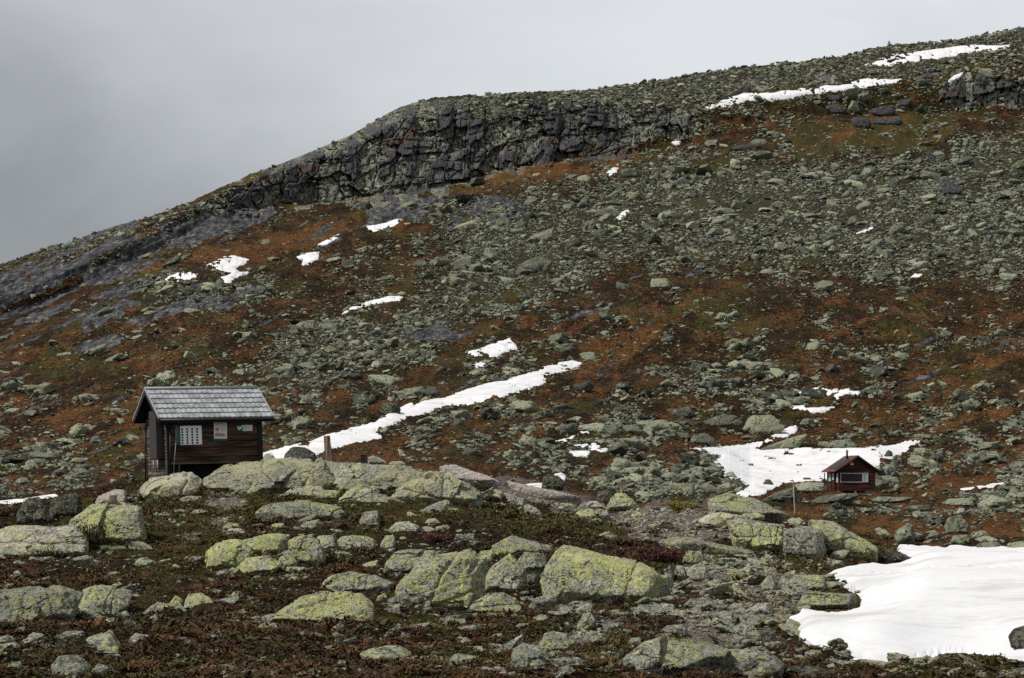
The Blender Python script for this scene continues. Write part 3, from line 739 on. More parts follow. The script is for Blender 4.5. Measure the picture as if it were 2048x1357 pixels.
# ------------------------------------------------------------------ the named boulders: crop, rock, label, outline (photo crops), front face, thickness
G1 = 'boulders on the near heath'
def s8_(pts): return [(1350 + x / 2.934, 40 + y / 2.934) for x, y in pts]
CROP[8] = s8_
DR = [
 (8,'cliff','left one of the dark jointed rocks under the lower summit snow bank',[(850,520),(900,498),(960,500),(1010,520),(990,548),(900,555)],None,5),
 (8,'cliff','middle one of the dark jointed rocks under the lower summit snow bank',[(1030,580),(1070,568),(1140,580),(1150,620),(1110,640),(1050,625)],None,5),
 (8,'cliff','right one of the dark jointed rocks under the lower summit snow bank',[(1120,545),(1160,520),(1280,500),(1300,525),(1230,560),(1150,570)],None,5),
 (8,'cliff','lowest of the dark jointed rocks under the lower summit snow bank',[(1150,600),(1200,578),(1320,572),(1340,600),(1240,620)],None,5),
 (8,'cliff','small dark jointed rock touching the lower edge of the summit snow bank',[(868,468),(900,445),(965,440),(975,462),(900,480)],None,4),
 (8,'cliff','dark tilted rock left of the right-hand cliff',[(1240,500),(1290,470),(1390,465),(1380,495),(1290,510)],None,5),
 (8,'cliff','long dark rock ledge far below the lower summit snow bank',[(310,765),(340,740),(480,728),(520,745),(420,768)],None,4),
 (8,'h','long pale rock above the dark ledge below the lower summit snow bank',[(430,722),(470,700),(530,700),(545,722),(480,732)],None,4),
 (8,'cliff','dark square rock low on the right-hand scree',[(1560,1028),(1565,985),(1640,970),(1690,985),(1680,1025)],None,5),
 # --- the bare outcrop under the dark hut
 (3,'p','pale domed granite hump directly below the door end of the dark hut',[(815,235),(860,180),(1000,148),(1120,135),(1190,180),(1160,240),(1060,285),(850,298)],None,2.2),
 (6,'w','thin pinkish slab of bare rock trailing away right behind the outcrop',[(980,232),(1080,225),(1200,250),(1290,285),(1430,335),(1400,350),(1290,335),(1120,300),(1010,285)],None,1.2),
 (6,'w','lower end of the bare rock rib beside the dark wet peat',[(1430,340),(1560,350),(1720,385),(1900,425),(1960,450),(1880,450),(1700,410),(1500,375)],None,1.0),
 (6,'d','dark rounded boulder behind the outcrop between hut and wooden post',[(10,200),(40,130),(90,108),(170,110),(240,150),(250,190),(150,212),(40,212)],None,1.2),
 (0,'d','dark overhanging boulder against the right end of the hut wall',[(456,924),(470,913),(490,906),(515,906),(523,914),(522,924),(495,927),(470,928)],None,0.8),
 (0,'g','small grey boulder tucked beside the right corner of the hut',[(521,924),(526,910),(540,907),(550,912),(549,926),(530,928)],None,0.6),
 (6,'g','grey pointed boulder beside the small dark box',[(560,215),(565,175),(600,165),(660,190),(690,212),(640,220)],None,0.8),
 (6,'g','low grey boulder right of the pointed one by the dark box',[(690,218),(720,203),(790,203),(812,222),(750,230)],None,0.6),
 (6,'g','small grey stone at the foot of the wooden post',[(215,212),(240,180),(280,172),(285,205),(250,215)],None,0.5),
 (6,'p','flat pale stone left of the wooden post',[(110,212),(130,185),(200,185),(210,208)],None,0.4),
 (3,'p','leaning pale slab propped at the top of the peat path',[(1345,228),(1380,185),(1450,145),(1445,180),(1395,228)],None,0.5),
 (3,'p','small pale wedge stone in front of the hut floor void',[(1225,145),(1245,115),(1290,92),(1300,112),(1260,160),(1228,170)],None,0.5),
 (3,'y','flat oval lichen boulder under the long outcrop',[(1828,270),(1850,245),(1920,235),(1990,240),(1985,270),(1900,295),(1840,292)],None,0.7),
 (4,'y','dome of yellow lichen rock in front of the long outcrop',[(198,305),(260,250),(310,225),(380,225),(480,255),(560,295),(550,325),(400,332),(220,325)],None,1.2),
 # --- left group
 (3,'d','dark spotted boulder at the far left behind the pinkish block',[(95,440),(110,340),(170,285),(225,272),(245,300),(300,400),(322,440),(200,458)],None,0.9),
 (3,'d','dark tilted boulder resting on top of the pinkish block',[(272,335),(310,285),(420,245),(470,268),(492,335),(440,372),(325,415),(290,380)],None,0.9),
 (3,'p','broad pinkish lichen block at the left edge below two dark boulders',[(-30,500),(60,455),(260,448),(490,440),(502,590),(300,622),(100,662),(-30,650)],[(-30,520),(160,470),(480,470),(495,600),(300,622),(100,662),(-30,650)],1.8),
 (3,'y','large rounded lichen block with a juniper growing against its left side',[(370,430),(500,345),(700,322),(820,335),(848,500),(800,572),(640,585),(500,570)],[(480,440),(600,370),(800,370),(840,510),(790,570),(640,585),(500,570)],1.8),
 (3,'w','pale bare slab behind the cut stump',[(545,315),(600,255),(680,230),(752,238),(745,300),(640,325)],None,0.9),
 (3,'p','low flat slab in front of the cut stump',[(490,345),(540,318),(640,322),(640,342),(520,358)],None,0.7),
 (3,'d','dark low stone between the pale slab and the pale granite hump',[(745,280),(790,235),(835,225),(832,285),(770,292)],None,0.6),
 (3,'y','low wide lichen boulder with a stepped right end on the green heath',[(1478,385),(1520,352),(1660,342),(1700,302),(1800,290),(1960,330),(2012,342),(2045,390),(1900,420),(1700,426),(1520,412)],None,1.2),
 (3,'y','small lichen stone beside the smooth pink stone',[(1298,450),(1325,428),(1395,432),(1420,455),(1340,470)],None,0.3),
 (3,'w','smooth pinkish stone on the peat path',[(1320,482),(1345,460),(1410,460),(1438,480),(1420,505),(1350,508)],None,0.35),
 (3,'y','small pale lichen stone between the path and the low wide boulder',[(1578,455),(1600,430),(1660,428),(1672,450),(1620,466)],None,0.3),
 (3,'y','low wedge-shaped lichen stone below the low wide boulder',[(1725,478),(1780,425),(1860,410),(1895,440),(1860,478),(1760,482)],None,0.6),
 # --- broken wall of blocks, centre left
 (3,'y','leftmost block of the broken lichen ledge',[(1198,625),(1260,540),(1400,532),(1480,575),(1470,640),(1370,712),(1222,718)],[(1205,640),(1270,570),(1400,560),(1460,600),(1440,660),(1370,712),(1222,718)],1.0),
 (3,'y','upper block of the broken ledge with a dark vertical crack on its right',[(1400,535),(1560,490),(1700,490),(1702,600),(1530,618),(1440,605)],None,0.9),
 (3,'y','upright square block at the right of the broken ledge',[(1682,525),(1760,505),(1888,512),(1902,632),(1862,682),(1750,692),(1690,620)],[(1700,545),(1770,525),(1880,530),(1895,635),(1860,682),(1750,692)],0.9),
 (3,'y','flat slab lying in front of the broken ledge',[(1360,690),(1420,632),(1560,620),(1645,660),(1605,712),(1450,732)],None,0.9),
 (3,'y','small wedge lodged between slab and square block of the broken ledge',[(1630,640),(1690,600),(1742,650),(1720,690),(1640,705)],None,0.4),
 (4,'y','narrow block behind the square block of the broken ledge',[(100,505),(130,495),(210,495),(215,590),(150,605),(110,590)],None,0.6),
 (4,'g','wide grey block in the row right of the broken ledge',[(212,525),(240,502),(380,502),(450,528),(455,582),(300,606),(230,592)],None,0.8),
 (4,'g','end block of the row right of the broken ledge beside dark heather',[(470,560),(490,500),(545,498),(560,540),(540,590),(485,595)],None,0.5),
 (4,'y','wedge-shaped lichen rock standing on the green heath',[(318,442),(370,412),(380,368),(462,355),(468,455),(380,458)],None,0.7),
 (4,'g','rounded grey boulder on the heath right of the wedge rock',[(510,465),(560,422),(640,413),(705,455),(700,490),(600,495),(520,490)],None,0.8),
 (4,'g','small stone touching the rounded grey boulder on the heath',[(705,475),(720,450),(755,452),(755,478),(725,482)],None,0.25),
 (4,'p','flat stone on the heath above the rounded grey boulder',[(725,425),(745,402),(790,402),(820,425),(780,440)],None,0.4),
 (4,'y','thin pale stone lying in green heath below the outcrop slope',[(615,370),(640,360),(700,390),(715,405),(670,400)],None,0.4),
 (3,'g','left one of two low boulders on the green heath',[(778,665),(800,640),(850,627),(910,655),(895,688),(800,690)],None,0.5),
 (3,'y','right one of two low boulders on the green heath',[(912,690),(935,645),(990,638),(1045,655),(1040,692),(950,700)],None,0.5),
 (3,'g','little stone at the end of the two low boulders',[(1050,660),(1070,652),(1098,660),(1090,680),(1060,682)],None,0.2),
 # --- lower left
 (3,'y','huge low lichen boulder cut by the left edge of the picture',[(-60,830),(200,800),(400,808),(476,840),(440,935),(250,1010),(100,1050),(-60,1080)],[(-60,860),(200,830),(400,840),(462,860),(430,940),(250,1010),(100,1050),(-60,1080)],1.6),
 (3,'y','lichen boulder split off the right end of the huge left boulder',[(445,895),(485,832),(545,800),(700,820),(770,840),(725,892),(640,935),(560,988),(515,980)],None,1.2),
 (3,'y','flat rounded stone below the split boulder',[(560,1040),(590,998),(660,985),(730,1015),(690,1058),(600,1062)],None,0.6),
 (3,'g','small humped stone beside the flat rounded stone',[(672,990),(690,955),(740,945),(778,985),(750,1008),(700,1010)],None,0.4),
 (3,'y','pointed slab leaning on a square stone near the lower left',[(945,955),(990,900),(1040,850),(1070,880),(1062,942)],None,0.5),
 (3,'y','square-topped stone beside the pointed slab',[(1055,945),(1100,845),(1180,836),(1262,880),(1240,930),(1150,952)],[(1062,945),(1110,870),(1190,865),(1250,895),(1235,930),(1150,952)],0.7),
 (3,'g','long tilted slab below the pointed slab',[(790,1005),(870,925),(920,890),(970,895),(960,935),(880,985)],None,0.5),
 (3,'g','thin upright stone below the long tilted slab',[(878,1055),(880,980),(905,962),(925,985),(918,1055)],None,0.3),
 (3,'y','small oblong stone right of the thin upright stone',[(915,1025),(930,985),(980,982),(990,1015),(960,1030)],None,0.3),
 (3,'g','low stones half buried left of the thin upright stone',[(780,1058),(800,1035),(870,1030),(880,1055),(830,1065)],None,0.3),
 (3,'y','small tilted stone alone on brown heath left of the wide pale boulder',[(1188,1108),(1220,1065),(1282,1052),(1290,1085),(1230,1118)],None,0.35),
 (3,'g','little flat stone above the small tilted stone',[(1258,1052),(1285,1032),(1318,1032),(1305,1055)],None,0.2),
 (3,'y','large faceted lichen boulder in the lower left with a peak to the right',[(468,1168),(520,1100),(645,1060),(708,1140),(702,1215),(560,1232)],[(480,1175),(560,1130),(640,1110),(690,1160),(700,1215),(560,1232)],0.9),
 (3,'y','long bright lichen boulder touching the faceted one',[(695,1225),(700,1152),(860,1148),(952,1182),(930,1212),(800,1238)],None,0.7),
 (3,'g','grey slab behind the long bright lichen boulder',[(738,1142),(790,1072),(880,1085),(902,1112),(800,1148)],None,0.5),
 (3,'y','lichen boulder with a notch, lowest at the left',[(300,1262),(340,1215),(395,1225),(460,1203),(532,1262),(480,1335),(320,1350)],None,0.8),
 (3,'y','small pointed stone right of the notched boulder',[(518,1322),(570,1252),(638,1272),(600,1312)],None,0.4),
 (3,'g','low sloping stone on dark heath under the huge left boulder',[(298,1132),(380,1062),(480,1055),(498,1100),(360,1142)],None,0.6),
 (3,'g','broken low stone left of the low sloping stone',[(158,1130),(170,1090),(230,1085),(295,1120),(270,1150),(180,1152)],None,0.5),
 (3,'g','cracked boulder at the left edge low down',[(-20,1110),(55,1085),(130,1150),(95,1232),(0,1215)],None,0.7),
 (3,'y','small bright stone above the huge left boulder',[(28,782),(50,752),(92,750),(98,775),(60,788)],None,0.3),
 (3,'y','tiny rounded stone right of the square-topped stone',[(1342,855),(1365,830),(1410,832),(1435,858),(1380,872)],None,0.3),
 (3,'p','thin pale stone lying on brown heath beside the tiny rounded stone',[(1485,890),(1530,872),(1610,868),(1600,888),(1530,898)],None,0.3),
 (3,'p','pale bluish stone lying flat left of the big split boulder',[(1745,735),(1780,722),(1850,738),(1830,756),(1770,755)],None,0.35),
 (3,'w','small bare white stone on dark heath below the pinkish block',[(485,705),(510,695),(550,715),(535,722)],None,0.2),
 (3,'w','small bright bare stone in the lower stony path',[(1412,1022),(1440,1002),(1468,1002),(1455,1035),(1425,1040)],None,0.2),
 (3,'w','small orange-tinted stone in the lower stony path',[(1400,1135),(1415,1120),(1448,1125),(1445,1145),(1410,1148)],None,0.2),
 # --- centre
 (4,'y','broad pale boulder with a dark shaded underside left of the split boulder',[(-150,1000),(-60,905),(0,862),(130,832),(380,840),(442,930),(432,1005),(300,1035),(100,1040),(-90,1020)],[(-150,985),(-40,930),(60,890),(380,880),(436,950),(432,1005),(300,1035),(100,1040),(-90,1020)],1.5),
 (4,'y','smaller lichen boulder above the broad pale boulder',[(128,785),(150,740),(320,714),(420,730),(548,782),(500,830),(400,852),(200,838)],None,1.0),
 (4,'y','big split boulder with a straight grey face on its right',[(580,835),(640,722),(720,640),(870,610),(1010,600),(1062,640),(1072,760),(1055,885),(970,962),(760,968),(640,935)],[(610,850),(665,740),(860,630),(990,625),(985,800),(975,962),(760,968),(650,935)],1.7),
 (4,'y','lichen block behind the left shoulder of the big split boulder',[(478,665),(560,612),(690,590),(800,590),(700,642),(640,722),(560,745),(482,705)],None,1.0),
 (4,'y','pointed boulder between the split boulder and the giant block',[(1068,785),(1130,680),(1232,600),(1322,690),(1332,750),(1282,862),(1060,864)],[(1075,800),(1200,690),(1240,680),(1310,720),(1320,770),(1282,862),(1060,864)],1.3),
 (4,'y','slab sloping up behind the pointed boulder',[(1120,560),(1240,500),(1340,530),(1482,562),(1502,592),(1300,622),(1180,612),(1138,640)],None,1.1),
 (4,'y','small block at the left end of the slab behind the pointed boulder',[(1040,600),(1060,590),(1125,590),(1130,640),(1085,672),(1060,640)],None,0.6),
 (4,'y','upright cracked block touching the giant block on its left',[(1280,640),(1310,600),(1430,595),(1442,640),(1380,742),(1372,825),(1330,812),(1330,730)],None,0.9),
 (4,'y','giant block with a long sloping top, biggest on the near heath',[(1388,765),(1440,642),(1505,573),(1650,580),(1900,630),(2090,672),(2165,720),(2185,790),(2140,885),(2050,935),(1950,928),(1830,892),(1500,822),(1400,812)],[(1395,780),(1450,670),(1520,640),(1700,650),(1900,690),(2040,735),(2060,800),(2050,935),(1950,928),(1830,892),(1500,822),(1400,812)],2.2),
 (4,'y','flat tilted slab at the foot of the pointed boulder',[(955,972),(1020,890),(1130,835),(1200,833),(1302,902),(1180,942),(1000,1002)],None,0.8),
 (4,'g','small grey boulder under the left end of the giant block',[(1328,928),(1380,866),(1480,838),(1512,870),(1450,938)],None,0.6),
 (4,'y','low lichen slab below the flat tilted slab',[(1045,1000),(1070,958),(1140,948),(1212,990),(1180,1020),(1080,1030)],None,0.6),
 (4,'g','stepped stone below the low lichen slab',[(985,1055),(1010,1020),(1120,1020),(1200,1040),(1150,1062),(1030,1070)],None,0.5),
 (4,'g','round stone at the right foot of the big split boulder',[(968,1020),(985,962),(1035,955),(1055,1000),(1020,1030)],None,0.4),
 (4,'g','upright tapering stone on red heath below the giant block',[(1595,1075),(1655,965),(1700,948),(1728,990),(1685,1062)],None,0.6),
 (4,'g','small stone above the upright tapering stone',[(1610,960),(1640,912),(1690,892),(1722,915),(1690,950)],None,0.4),
 (4,'y','lichen boulder behind the square boulder in the lower middle',[(1398,1152),(1440,1080),(1520,1058),(1612,1122),(1582,1182),(1480,1198)],None,0.8),
 (4,'y','square lichen boulder with a shaded underside in the lower middle',[(1235,1292),(1240,1160),(1300,1125),(1400,1148),(1484,1250),(1402,1292),(1270,1318)],[(1240,1295),(1245,1190),(1310,1170),(1395,1190),(1470,1255),(1402,1292),(1270,1318)],0.9),
 (4,'g','rounded stone right of the square boulder in the lower middle',[(1590,1245),(1600,1196),(1690,1190),(1718,1222),(1680,1252)],None,0.5),
 (4,'y','flat lichen boulder alone on brown heath in the lower middle',[(368,1202),(500,1155),(590,1153),(668,1215),(640,1252),(560,1278),(440,1232)],[(380,1210),(500,1195),(600,1195),(650,1235),(560,1278),(440,1232)],0.8),
 (4,'g','low broken stone right of the flat lichen boulder',[(865,1262),(930,1195),(1030,1208),(1002,1250),(890,1278)],None,0.5),
 (4,'g','small stone above the low broken stone',[(1000,1175),(1020,1150),(1070,1148),(1080,1180),(1040,1195)],None,0.3),
 (4,'g','weathered stone at the bottom below the flat lichen boulder',[(225,1345),(250,1285),(350,1275),(400,1300),(405,1350)],None,0.6),
 (4,'y','small knobbly stone right of the broad pale boulder',[(438,905),(460,850),(500,832),(515,870),(480,910)],None,0.3),
 (4,'y','little lichen stone beside the knobbly stone',[(450,945),(490,900),(560,878),(620,900),(580,930),(480,952)],None,0.4),
 (4,'y','small block on the corner of the smaller lichen boulder',[(498,815),(520,785),(552,788),(560,825),(525,832)],None,0.3),
 (4,'y','small lichen boulder left of the lichen block behind the split boulder',[(355,680),(400,655),(455,642),(462,690),(400,700)],None,0.4),
 (4,'y','rounded lichen stone right of the outcrop slope on dark heath',[(1078,285),(1090,240),(1140,225),(1188,250),(1180,292),(1120,302)],None,0.7),
 (4,'y','narrow tilted lichen stone on the heath left of the gravel path',[(1305,325),(1340,318),(1395,345),(1425,385),(1400,398),(1350,365)],None,0.5),
 (4,'y','low lichen boulder at the edge of the gravel path',[(1605,375),(1640,348),(1720,346),(1758,375),(1730,402),(1640,404)],None,0.7),
 (4,'y','sunlit rounded boulder at the head of the gravel path',[(1795,340),(1815,290),(1850,252),(1900,252),(1950,290),(1972,335),(1905,366),(1840,366)],[(1800,345),(1830,300),(1880,275),(1930,310),(1940,350),(1905,366),(1840,366)],1.3),
 (4,'d','dark grey angular boulder behind the rounded boulder at the gravel path',[(1722,305),(1745,245),(1800,232),(1840,260),(1830,300),(1760,312)],None,0.9),
 (4,'y','flat mossy boulder beside the dark peat left of the gravel path',[(1475,300),(1510,280),(1620,280),(1650,305),(1600,325),(1500,322)],None,0.7),
 (4,'w','pale smooth stone in front of the dark grey angular boulder',[(1662,335),(1690,300),(1740,298),(1782,330),(1740,345)],None,0.5),
 (6,'d','dark boulder standing in the small snow patch beyond the outcrop',[(1675,370),(1685,300),(1720,280),(1780,290),(1822,330),(1818,380),(1750,388)],None,1.4),
 # --- right
 (7,'y','long lichen ridge of rock right of the gravel path',[(955,545),(1020,510),(1160,480),(1260,495),(1400,540),(1500,590),(1640,660),(1560,650),(1400,600),(1200,572),(1050,572)],None,2.4),
 (7,'p','rib of rock in the path below the long lichen ridge',[(905,680),(1000,630),(1120,620),(1190,640),(1150,700),(1040,720),(940,740)],None,1.2),
 (7,'y','mossy hump of rock between the two ridges by the path',[(1215,650),(1260,622),(1360,620),(1420,645),(1400,668),(1280,668)],None,0.8),
 (5,'y','left half of the cracked rock wall by the gravel path',[(615,345),(700,335),(780,345),(888,372),(888,475),(835,515),(760,482),(650,412)],[(630,365),(760,370),(882,395),(888,475),(835,515),(760,482),(660,420)],2.0),
 (5,'g','right half of the cracked rock wall by the gravel path',[(884,380),(990,372),(1078,390),(1092,480),(1030,522),(960,548),(884,545)],[(886,405),(990,395),(1060,405),(1085,485),(1030,522),(960,548),(886,545)],1.8),
 (5,'y','rock shoulder descending right from the cracked wall to the snow',[(990,338),(1120,350),(1220,400),(1310,460),(1380,492),(1382,542),(1270,532),(1180,482),(1080,432)],None,2.0),
 (5,'d','dark tip of rock jutting into the near snowfield',[(1378,482),(1440,490),(1512,522),(1512,546),(1400,544)],None,1.0),
 (5,'y','low straight wall of rock below the gravel path',[(280,432),(380,425),(560,450),(782,492),(780,522),(640,512),(420,472)],None,1.2),
 (5,'y','flat-topped stone on the heather right of the giant block',[(388,522),(420,490),(490,488),(508,530),(430,562)],None,0.7),
 (5,'g','left one of two blocks beside the right end of the giant block',[(355,602),(370,553),(405,560),(422,622),(372,642)],None,0.5),
 (5,'g','right one of two blocks beside the giant block, with a split top',[(413,592),(460,550),(512,560),(532,620),(440,642)],None,0.6),
 (5,'g','narrow stone wedged against the right end of the giant block',[(308,580),(340,560),(355,580),(350,640),(325,650)],None,0.5),
 (5,'g','long low boulder reaching into the near snowfield',[(948,742),(980,690),(1080,680),(1236,694),(1242,766),(1130,766),(1000,756)],[(960,745),(1000,712),(1080,702),(1225,712),(1238,766),(1130,766),(1000,756)],0.9),
 (5,'g','rounded boulder above the long low boulder by the snow',[(903,642),(940,600),(1060,604),(1112,660),(1000,682),(920,677)],None,0.9),
 (5,'g','upright pointed stone left of the rounded boulder by the snow',[(775,652),(820,604),(850,650),(852,690),(790,692)],None,0.5),
 (5,'g','small dark stone between pointed stone and rounded boulder',[(852,680),(870,620),(910,612),(915,660),(890,690)],None,0.4),
 (5,'g','big smooth lichen-flecked boulder at the bottom beside the cracked slab',[(472,1065),(520,1010),(620,962),(780,948),(892,1040),(880,1102),(480,1112)],[(480,1075),(560,1030),(760,1005),(880,1060),(880,1102),(480,1112)],1.2),
 (5,'g','cracked grey bedrock slab at the bottom edge, left half',[(20,1110),(100,1022),(210,930),(305,898),(320,980),(230,1050),(100,1104)],None,1.5),
 (5,'g','cracked grey bedrock slab at the bottom edge, right half',[(300,900),(500,930),(612,980),(510,1012),(470,1060),(330,1104),(240,1070),(318,985)],None,1.5),
 (5,'g','knob of rock on the upper corner of the cracked bedrock slab',[(128,945),(150,908),(195,905),(215,935),(180,958)],None,0.4),
 (5,'d','thin dark stone leaning at the left of the cracked bedrock slab',[(58,1010),(100,958),(128,955),(118,990),(75,1025)],None,0.3),
 (5,'w','broken orange-tinted stone lying on the cracked bedrock slab',[(240,1045),(270,1025),(330,1020),(358,1045),(300,1080)],None,0.3),
 (5,'g','long boulder at the snow edge, upper of a leaning pair',[(635,862),(700,826),(742,850),(800,932),(760,932),(680,902)],None,0.6),
 (5,'d','long boulder at the snow edge, lower of a leaning pair',[(768,882),(830,868),(908,932),(902,966),(820,952)],None,0.6),
 (5,'g','flat slab on orange grass left of the snowfield',[(662,802),(700,792),(800,800),(902,842),(890,866),(760,842)],None,0.6),
 (5,'g','low rounded stone above the flat slab by the snowfield',[(700,782),(760,740),(832,738),(842,790),(760,802)],None,0.5),
 (5,'d','dark boulder at the right edge sunk in the snowfield',[(1970,900),(2000,868),(2060,850),(2130,870),(2140,1000),(2050,1012),(1990,985)],None,0.8),
 (5,'d','dark flat rock at the bottom of the snowfield',[(1555,1040),(1640,985),(1760,983),(1862,1020),(1780,1062),(1600,1052)],None,0.9),
 (5,'y','mossy flat boulder at the bottom right corner below the snow',[(1585,1108),(1680,1050),(1850,1030),(1922,1060),(1925,1108)],None,1.0),
 (5,'g','grey stone on the stony ground below the giant block',[(408,745),(440,722),(520,715),(562,745),(530,772),(440,768)],None,0.5),
 (5,'g','pale flat stone above the cracked bedrock slab',[(288,880),(320,848),(400,842),(432,878),(400,900),(320,898)],None,0.5),
 (5,'g','half buried stone left of the flat slab by the snow',[(528,800),(560,780),(620,780),(642,805),(600,822)],None,0.4),
 (5,'d','low dark slab at the bottom below the leaning pair of boulders',[(888,1072),(930,1042),(1050,1048),(1152,1082),(1100,1108),(900,1108)],None,0.9),
 (5,'d','low bedrock slab at the bottom edge right of the low dark slab',[(1140,1100),(1220,1075),(1330,1072),(1390,1095),(1380,1112),(1150,1112)],None,0.8),
 # --- behind, towards the red cabin
 (5,'h','smooth grey slab rising left of the red cabin',[(775,250),(850,205),(960,172),(965,200),(880,245),(800,258)],None,3.0),
 (5,'h','rounded rock ledge directly below the red cabin',[(1010,262),(1080,222),(1180,212),(1240,222),(1180,240),(1060,270)],None,4.0),
 (5,'h','rock ledge below the right corner of the red cabin',[(1290,255),(1340,225),(1440,228),(1500,240),(1400,255)],None,4.0),
 (5,'h','large pale slab on the heath right of the red cabin',[(1640,262),(1680,238),(1800,235),(1832,258),(1760,275),(1660,275)],None,3.0),
 (5,'h','flat slab on the heath below the right corner ledge of the cabin',[(1455,288),(1500,268),(1590,265),(1602,282),(1530,298)],None,2.0),
 (5,'w','small white block standing on the heath right of the cabin',[(1725,300),(1735,282),(1760,282),(1766,300),(1755,318),(1732,318)],None,0.8),
 (5,'h','tall pair-topped boulder above the near snowfield',[(1420,450),(1430,395),(1480,360),(1512,370),(1495,420),(1520,450),(1470,460)],None,2.0),
 (5,'h','smooth boulder right of the pair-topped boulder',[(1558,432),(1575,395),(1620,388),(1642,405),(1620,435)],None,1.5),
 (5,'h','largest grey boulder above the near snowfield',[(1658,400),(1680,330),(1740,318),(1775,345),(1792,405),(1720,410)],None,2.0),
 (5,'h','low boulder at the foot of the largest grey boulder above the snow',[(1685,455),(1710,415),(1770,412),(1795,435),(1760,462)],None,1.5),
 (5,'h','domed boulder right of the largest grey boulder above the snow',[(1788,430),(1810,398),(1860,390),(1885,415),(1850,436)],None,1.5),
 (5,'h','boulder at the top edge of the near snowfield, low and wide',[(1820,472),(1850,448),(1900,445),(1935,470),(1880,478)],None,1.5),
 (5,'h','boulder at the right edge above the near snowfield',[(1960,472),(2000,445),(2060,440),(2090,470),(2020,480)],None,1.8),
 (0,'q','low knob of lichen rock at the foot of the outcrop below the wooden post',[(562,992),(590,974),(640,972),(655,986),(620,998)],None,0.8),
 (0,'q','pale rock hump in front of the outcrop below the small dark box',[(668,974),(690,960),(730,957),(750,970),(735,984),(690,986)],None,0.9),
 (7,'h','grey boulder sticking out of the snow left of the red cabin',[(1275,275),(1295,252),(1325,250),(1328,262),(1300,275)],None,1.5),
 (7,'h','broad boulder between the smooth slab and the left wall of the red cabin',[(1605,468),(1640,412),(1700,392),(1790,388),(1862,398),(1868,450),(1760,472)],None,2.0),
 (7,'h','flat rock poking from the snow just left of the cabin',[(1690,375),(1705,355),(1760,358),(1745,378)],None,1.5),
 (7,'h','broad rock in the snow edge with melted ground beside it',[(1118,340),(1125,318),(1170,312),(1205,345),(1180,360)],None,2.0),
 (7,'h','angular boulder at the lower lip of the snow by the marker pole',[(1395,410),(1420,370),(1450,365),(1485,408),(1450,420)],None,1.6),
 (0,'h','pointed boulder on the snow right of the cabin roof',[(1766,916),(1772,903),(1780,899),(1786,908),(1784,916)],None,1.5),
 # --- large ones up the slope
 (0,'h','broad smooth whale-backed boulder alone on the middle of the hillside',[(1028,550),(1040,528),(1075,512),(1108,516),(1100,538),(1060,552)],None,5.0),
 (0,'h','blocky pale boulder on the scree right of the whale-backed boulder',[(1298,574),(1303,558),(1335,557),(1342,570),(1330,578)],None,4.0),
 (0,'h','long flat boulder on the scree above the whale-backed boulder',[(1052,482),(1070,468),(1108,456),(1112,466),(1090,478),(1060,486)],None,4.0),
 (0,'h','square dark boulder beside the small snow spot under the cliff',[(1238,352),(1242,338),(1270,336),(1280,350),(1262,357)],None,4.0),
 (0,'h','large rounded rock above the tail of the upper left snow',[(1400,848),(1440,828),(1470,832),(1490,845),(1470,858),(1420,858)],None,2.5),
 (0,'h','dark ribbed rock above the cabin snowfield, upper of two',[(1478,855),(1500,832),(1540,830),(1560,842),(1530,862),(1490,866)],None,3.0),
 (0,'h','dark ribbed rock above the cabin snowfield, lower of two',[(1492,870),(1508,852),(1545,845),(1572,848),(1552,858),(1515,870)],None,2.0),
 (0,'h','heap of jammed boulders on the left rim of the cabin snowfield',[(1374,890),(1384,870),(1410,866),(1430,877),(1434,889),(1400,892)],None,2.5),
 (0,'h','mound of rock between the two arms of the cabin snowfield',[(1518,900),(1545,889),(1590,875),(1614,868),(1608,884),(1560,898)],None,1.5),
 (0,'h','row of boulders at the upper edge of the cabin snowfield',[(1625,898),(1640,884),(1700,880),(1720,890),(1700,896)],None,2.0),
]
for i, (crop, mat, label, S, Fr, th) in enumerate(DR):
    if not S: continue
    is_out = any(k in label for k in ('outcrop', 'slab', 'ridge', 'wall', 'ledge directly', 'ledge below', 'rib ', 'shoulder', 'hump'))
    drawn_rock(crop, mat, label, S, Fr, th, seed=i + 1, group=G1 if not is_out else None, name='rock_slab' if is_out else 'boulder', cat='rock slab' if is_out else 'boulder', amp=0.055 if not is_out else 0.05, round_=70 if mat != 'w' else 30)['kind'] = 'thing'

bedrock(0, 'q', 'long rugged lichen-covered outcrop running right from the dark hut under the wooden post', [
  ([(410, 960), (425, 945), (470, 932), (540, 927), (640, 926), (730, 930), (860, 940), (905, 956), (890, 984), (800, 984), (640, 982), (520, 982), (440, 974)], [(414, 964), (470, 945), (560, 942), (640, 942), (730, 946), (860, 956), (895, 966), (888, 986), (800, 986), (640, 984), (520, 984), (440, 976)], 3.0),
  ([(408, 962), (424, 945), (470, 931), (525, 932), (565, 958), (545, 984), (440, 974)], [(412, 965), (450, 950), (520, 950), (560, 962), (545, 984), (440, 976)], 2.0),
  ([(495, 985), (515, 945), (560, 927), (640, 926), (668, 950), (645, 986), (560, 992)], [(500, 985), (530, 958), (640, 948), (664, 962), (645, 986), (560, 992)], 2.0),
  ([(632, 985), (645, 932), (700, 929), (772, 934), (770, 962), (725, 978)], [(636, 985), (660, 955), (740, 950), (765, 965), (725, 978)], 1.8),
  ([(728, 968), (760, 933), (820, 934), (868, 945), (892, 962), (862, 992), (800, 986)], [(735, 970), (770, 952), (850, 960), (882, 970), (862, 992), (800, 986)], 1.8),
  ([(775, 990), (800, 962), (866, 950), (910, 958), (962, 985), (968, 1004), (940, 1020), (880, 1006)], [(780, 992), (815, 972), (880, 968), (945, 995), (960, 1008), (940, 1020), (880, 1008)], 1.8),
  ], 400)
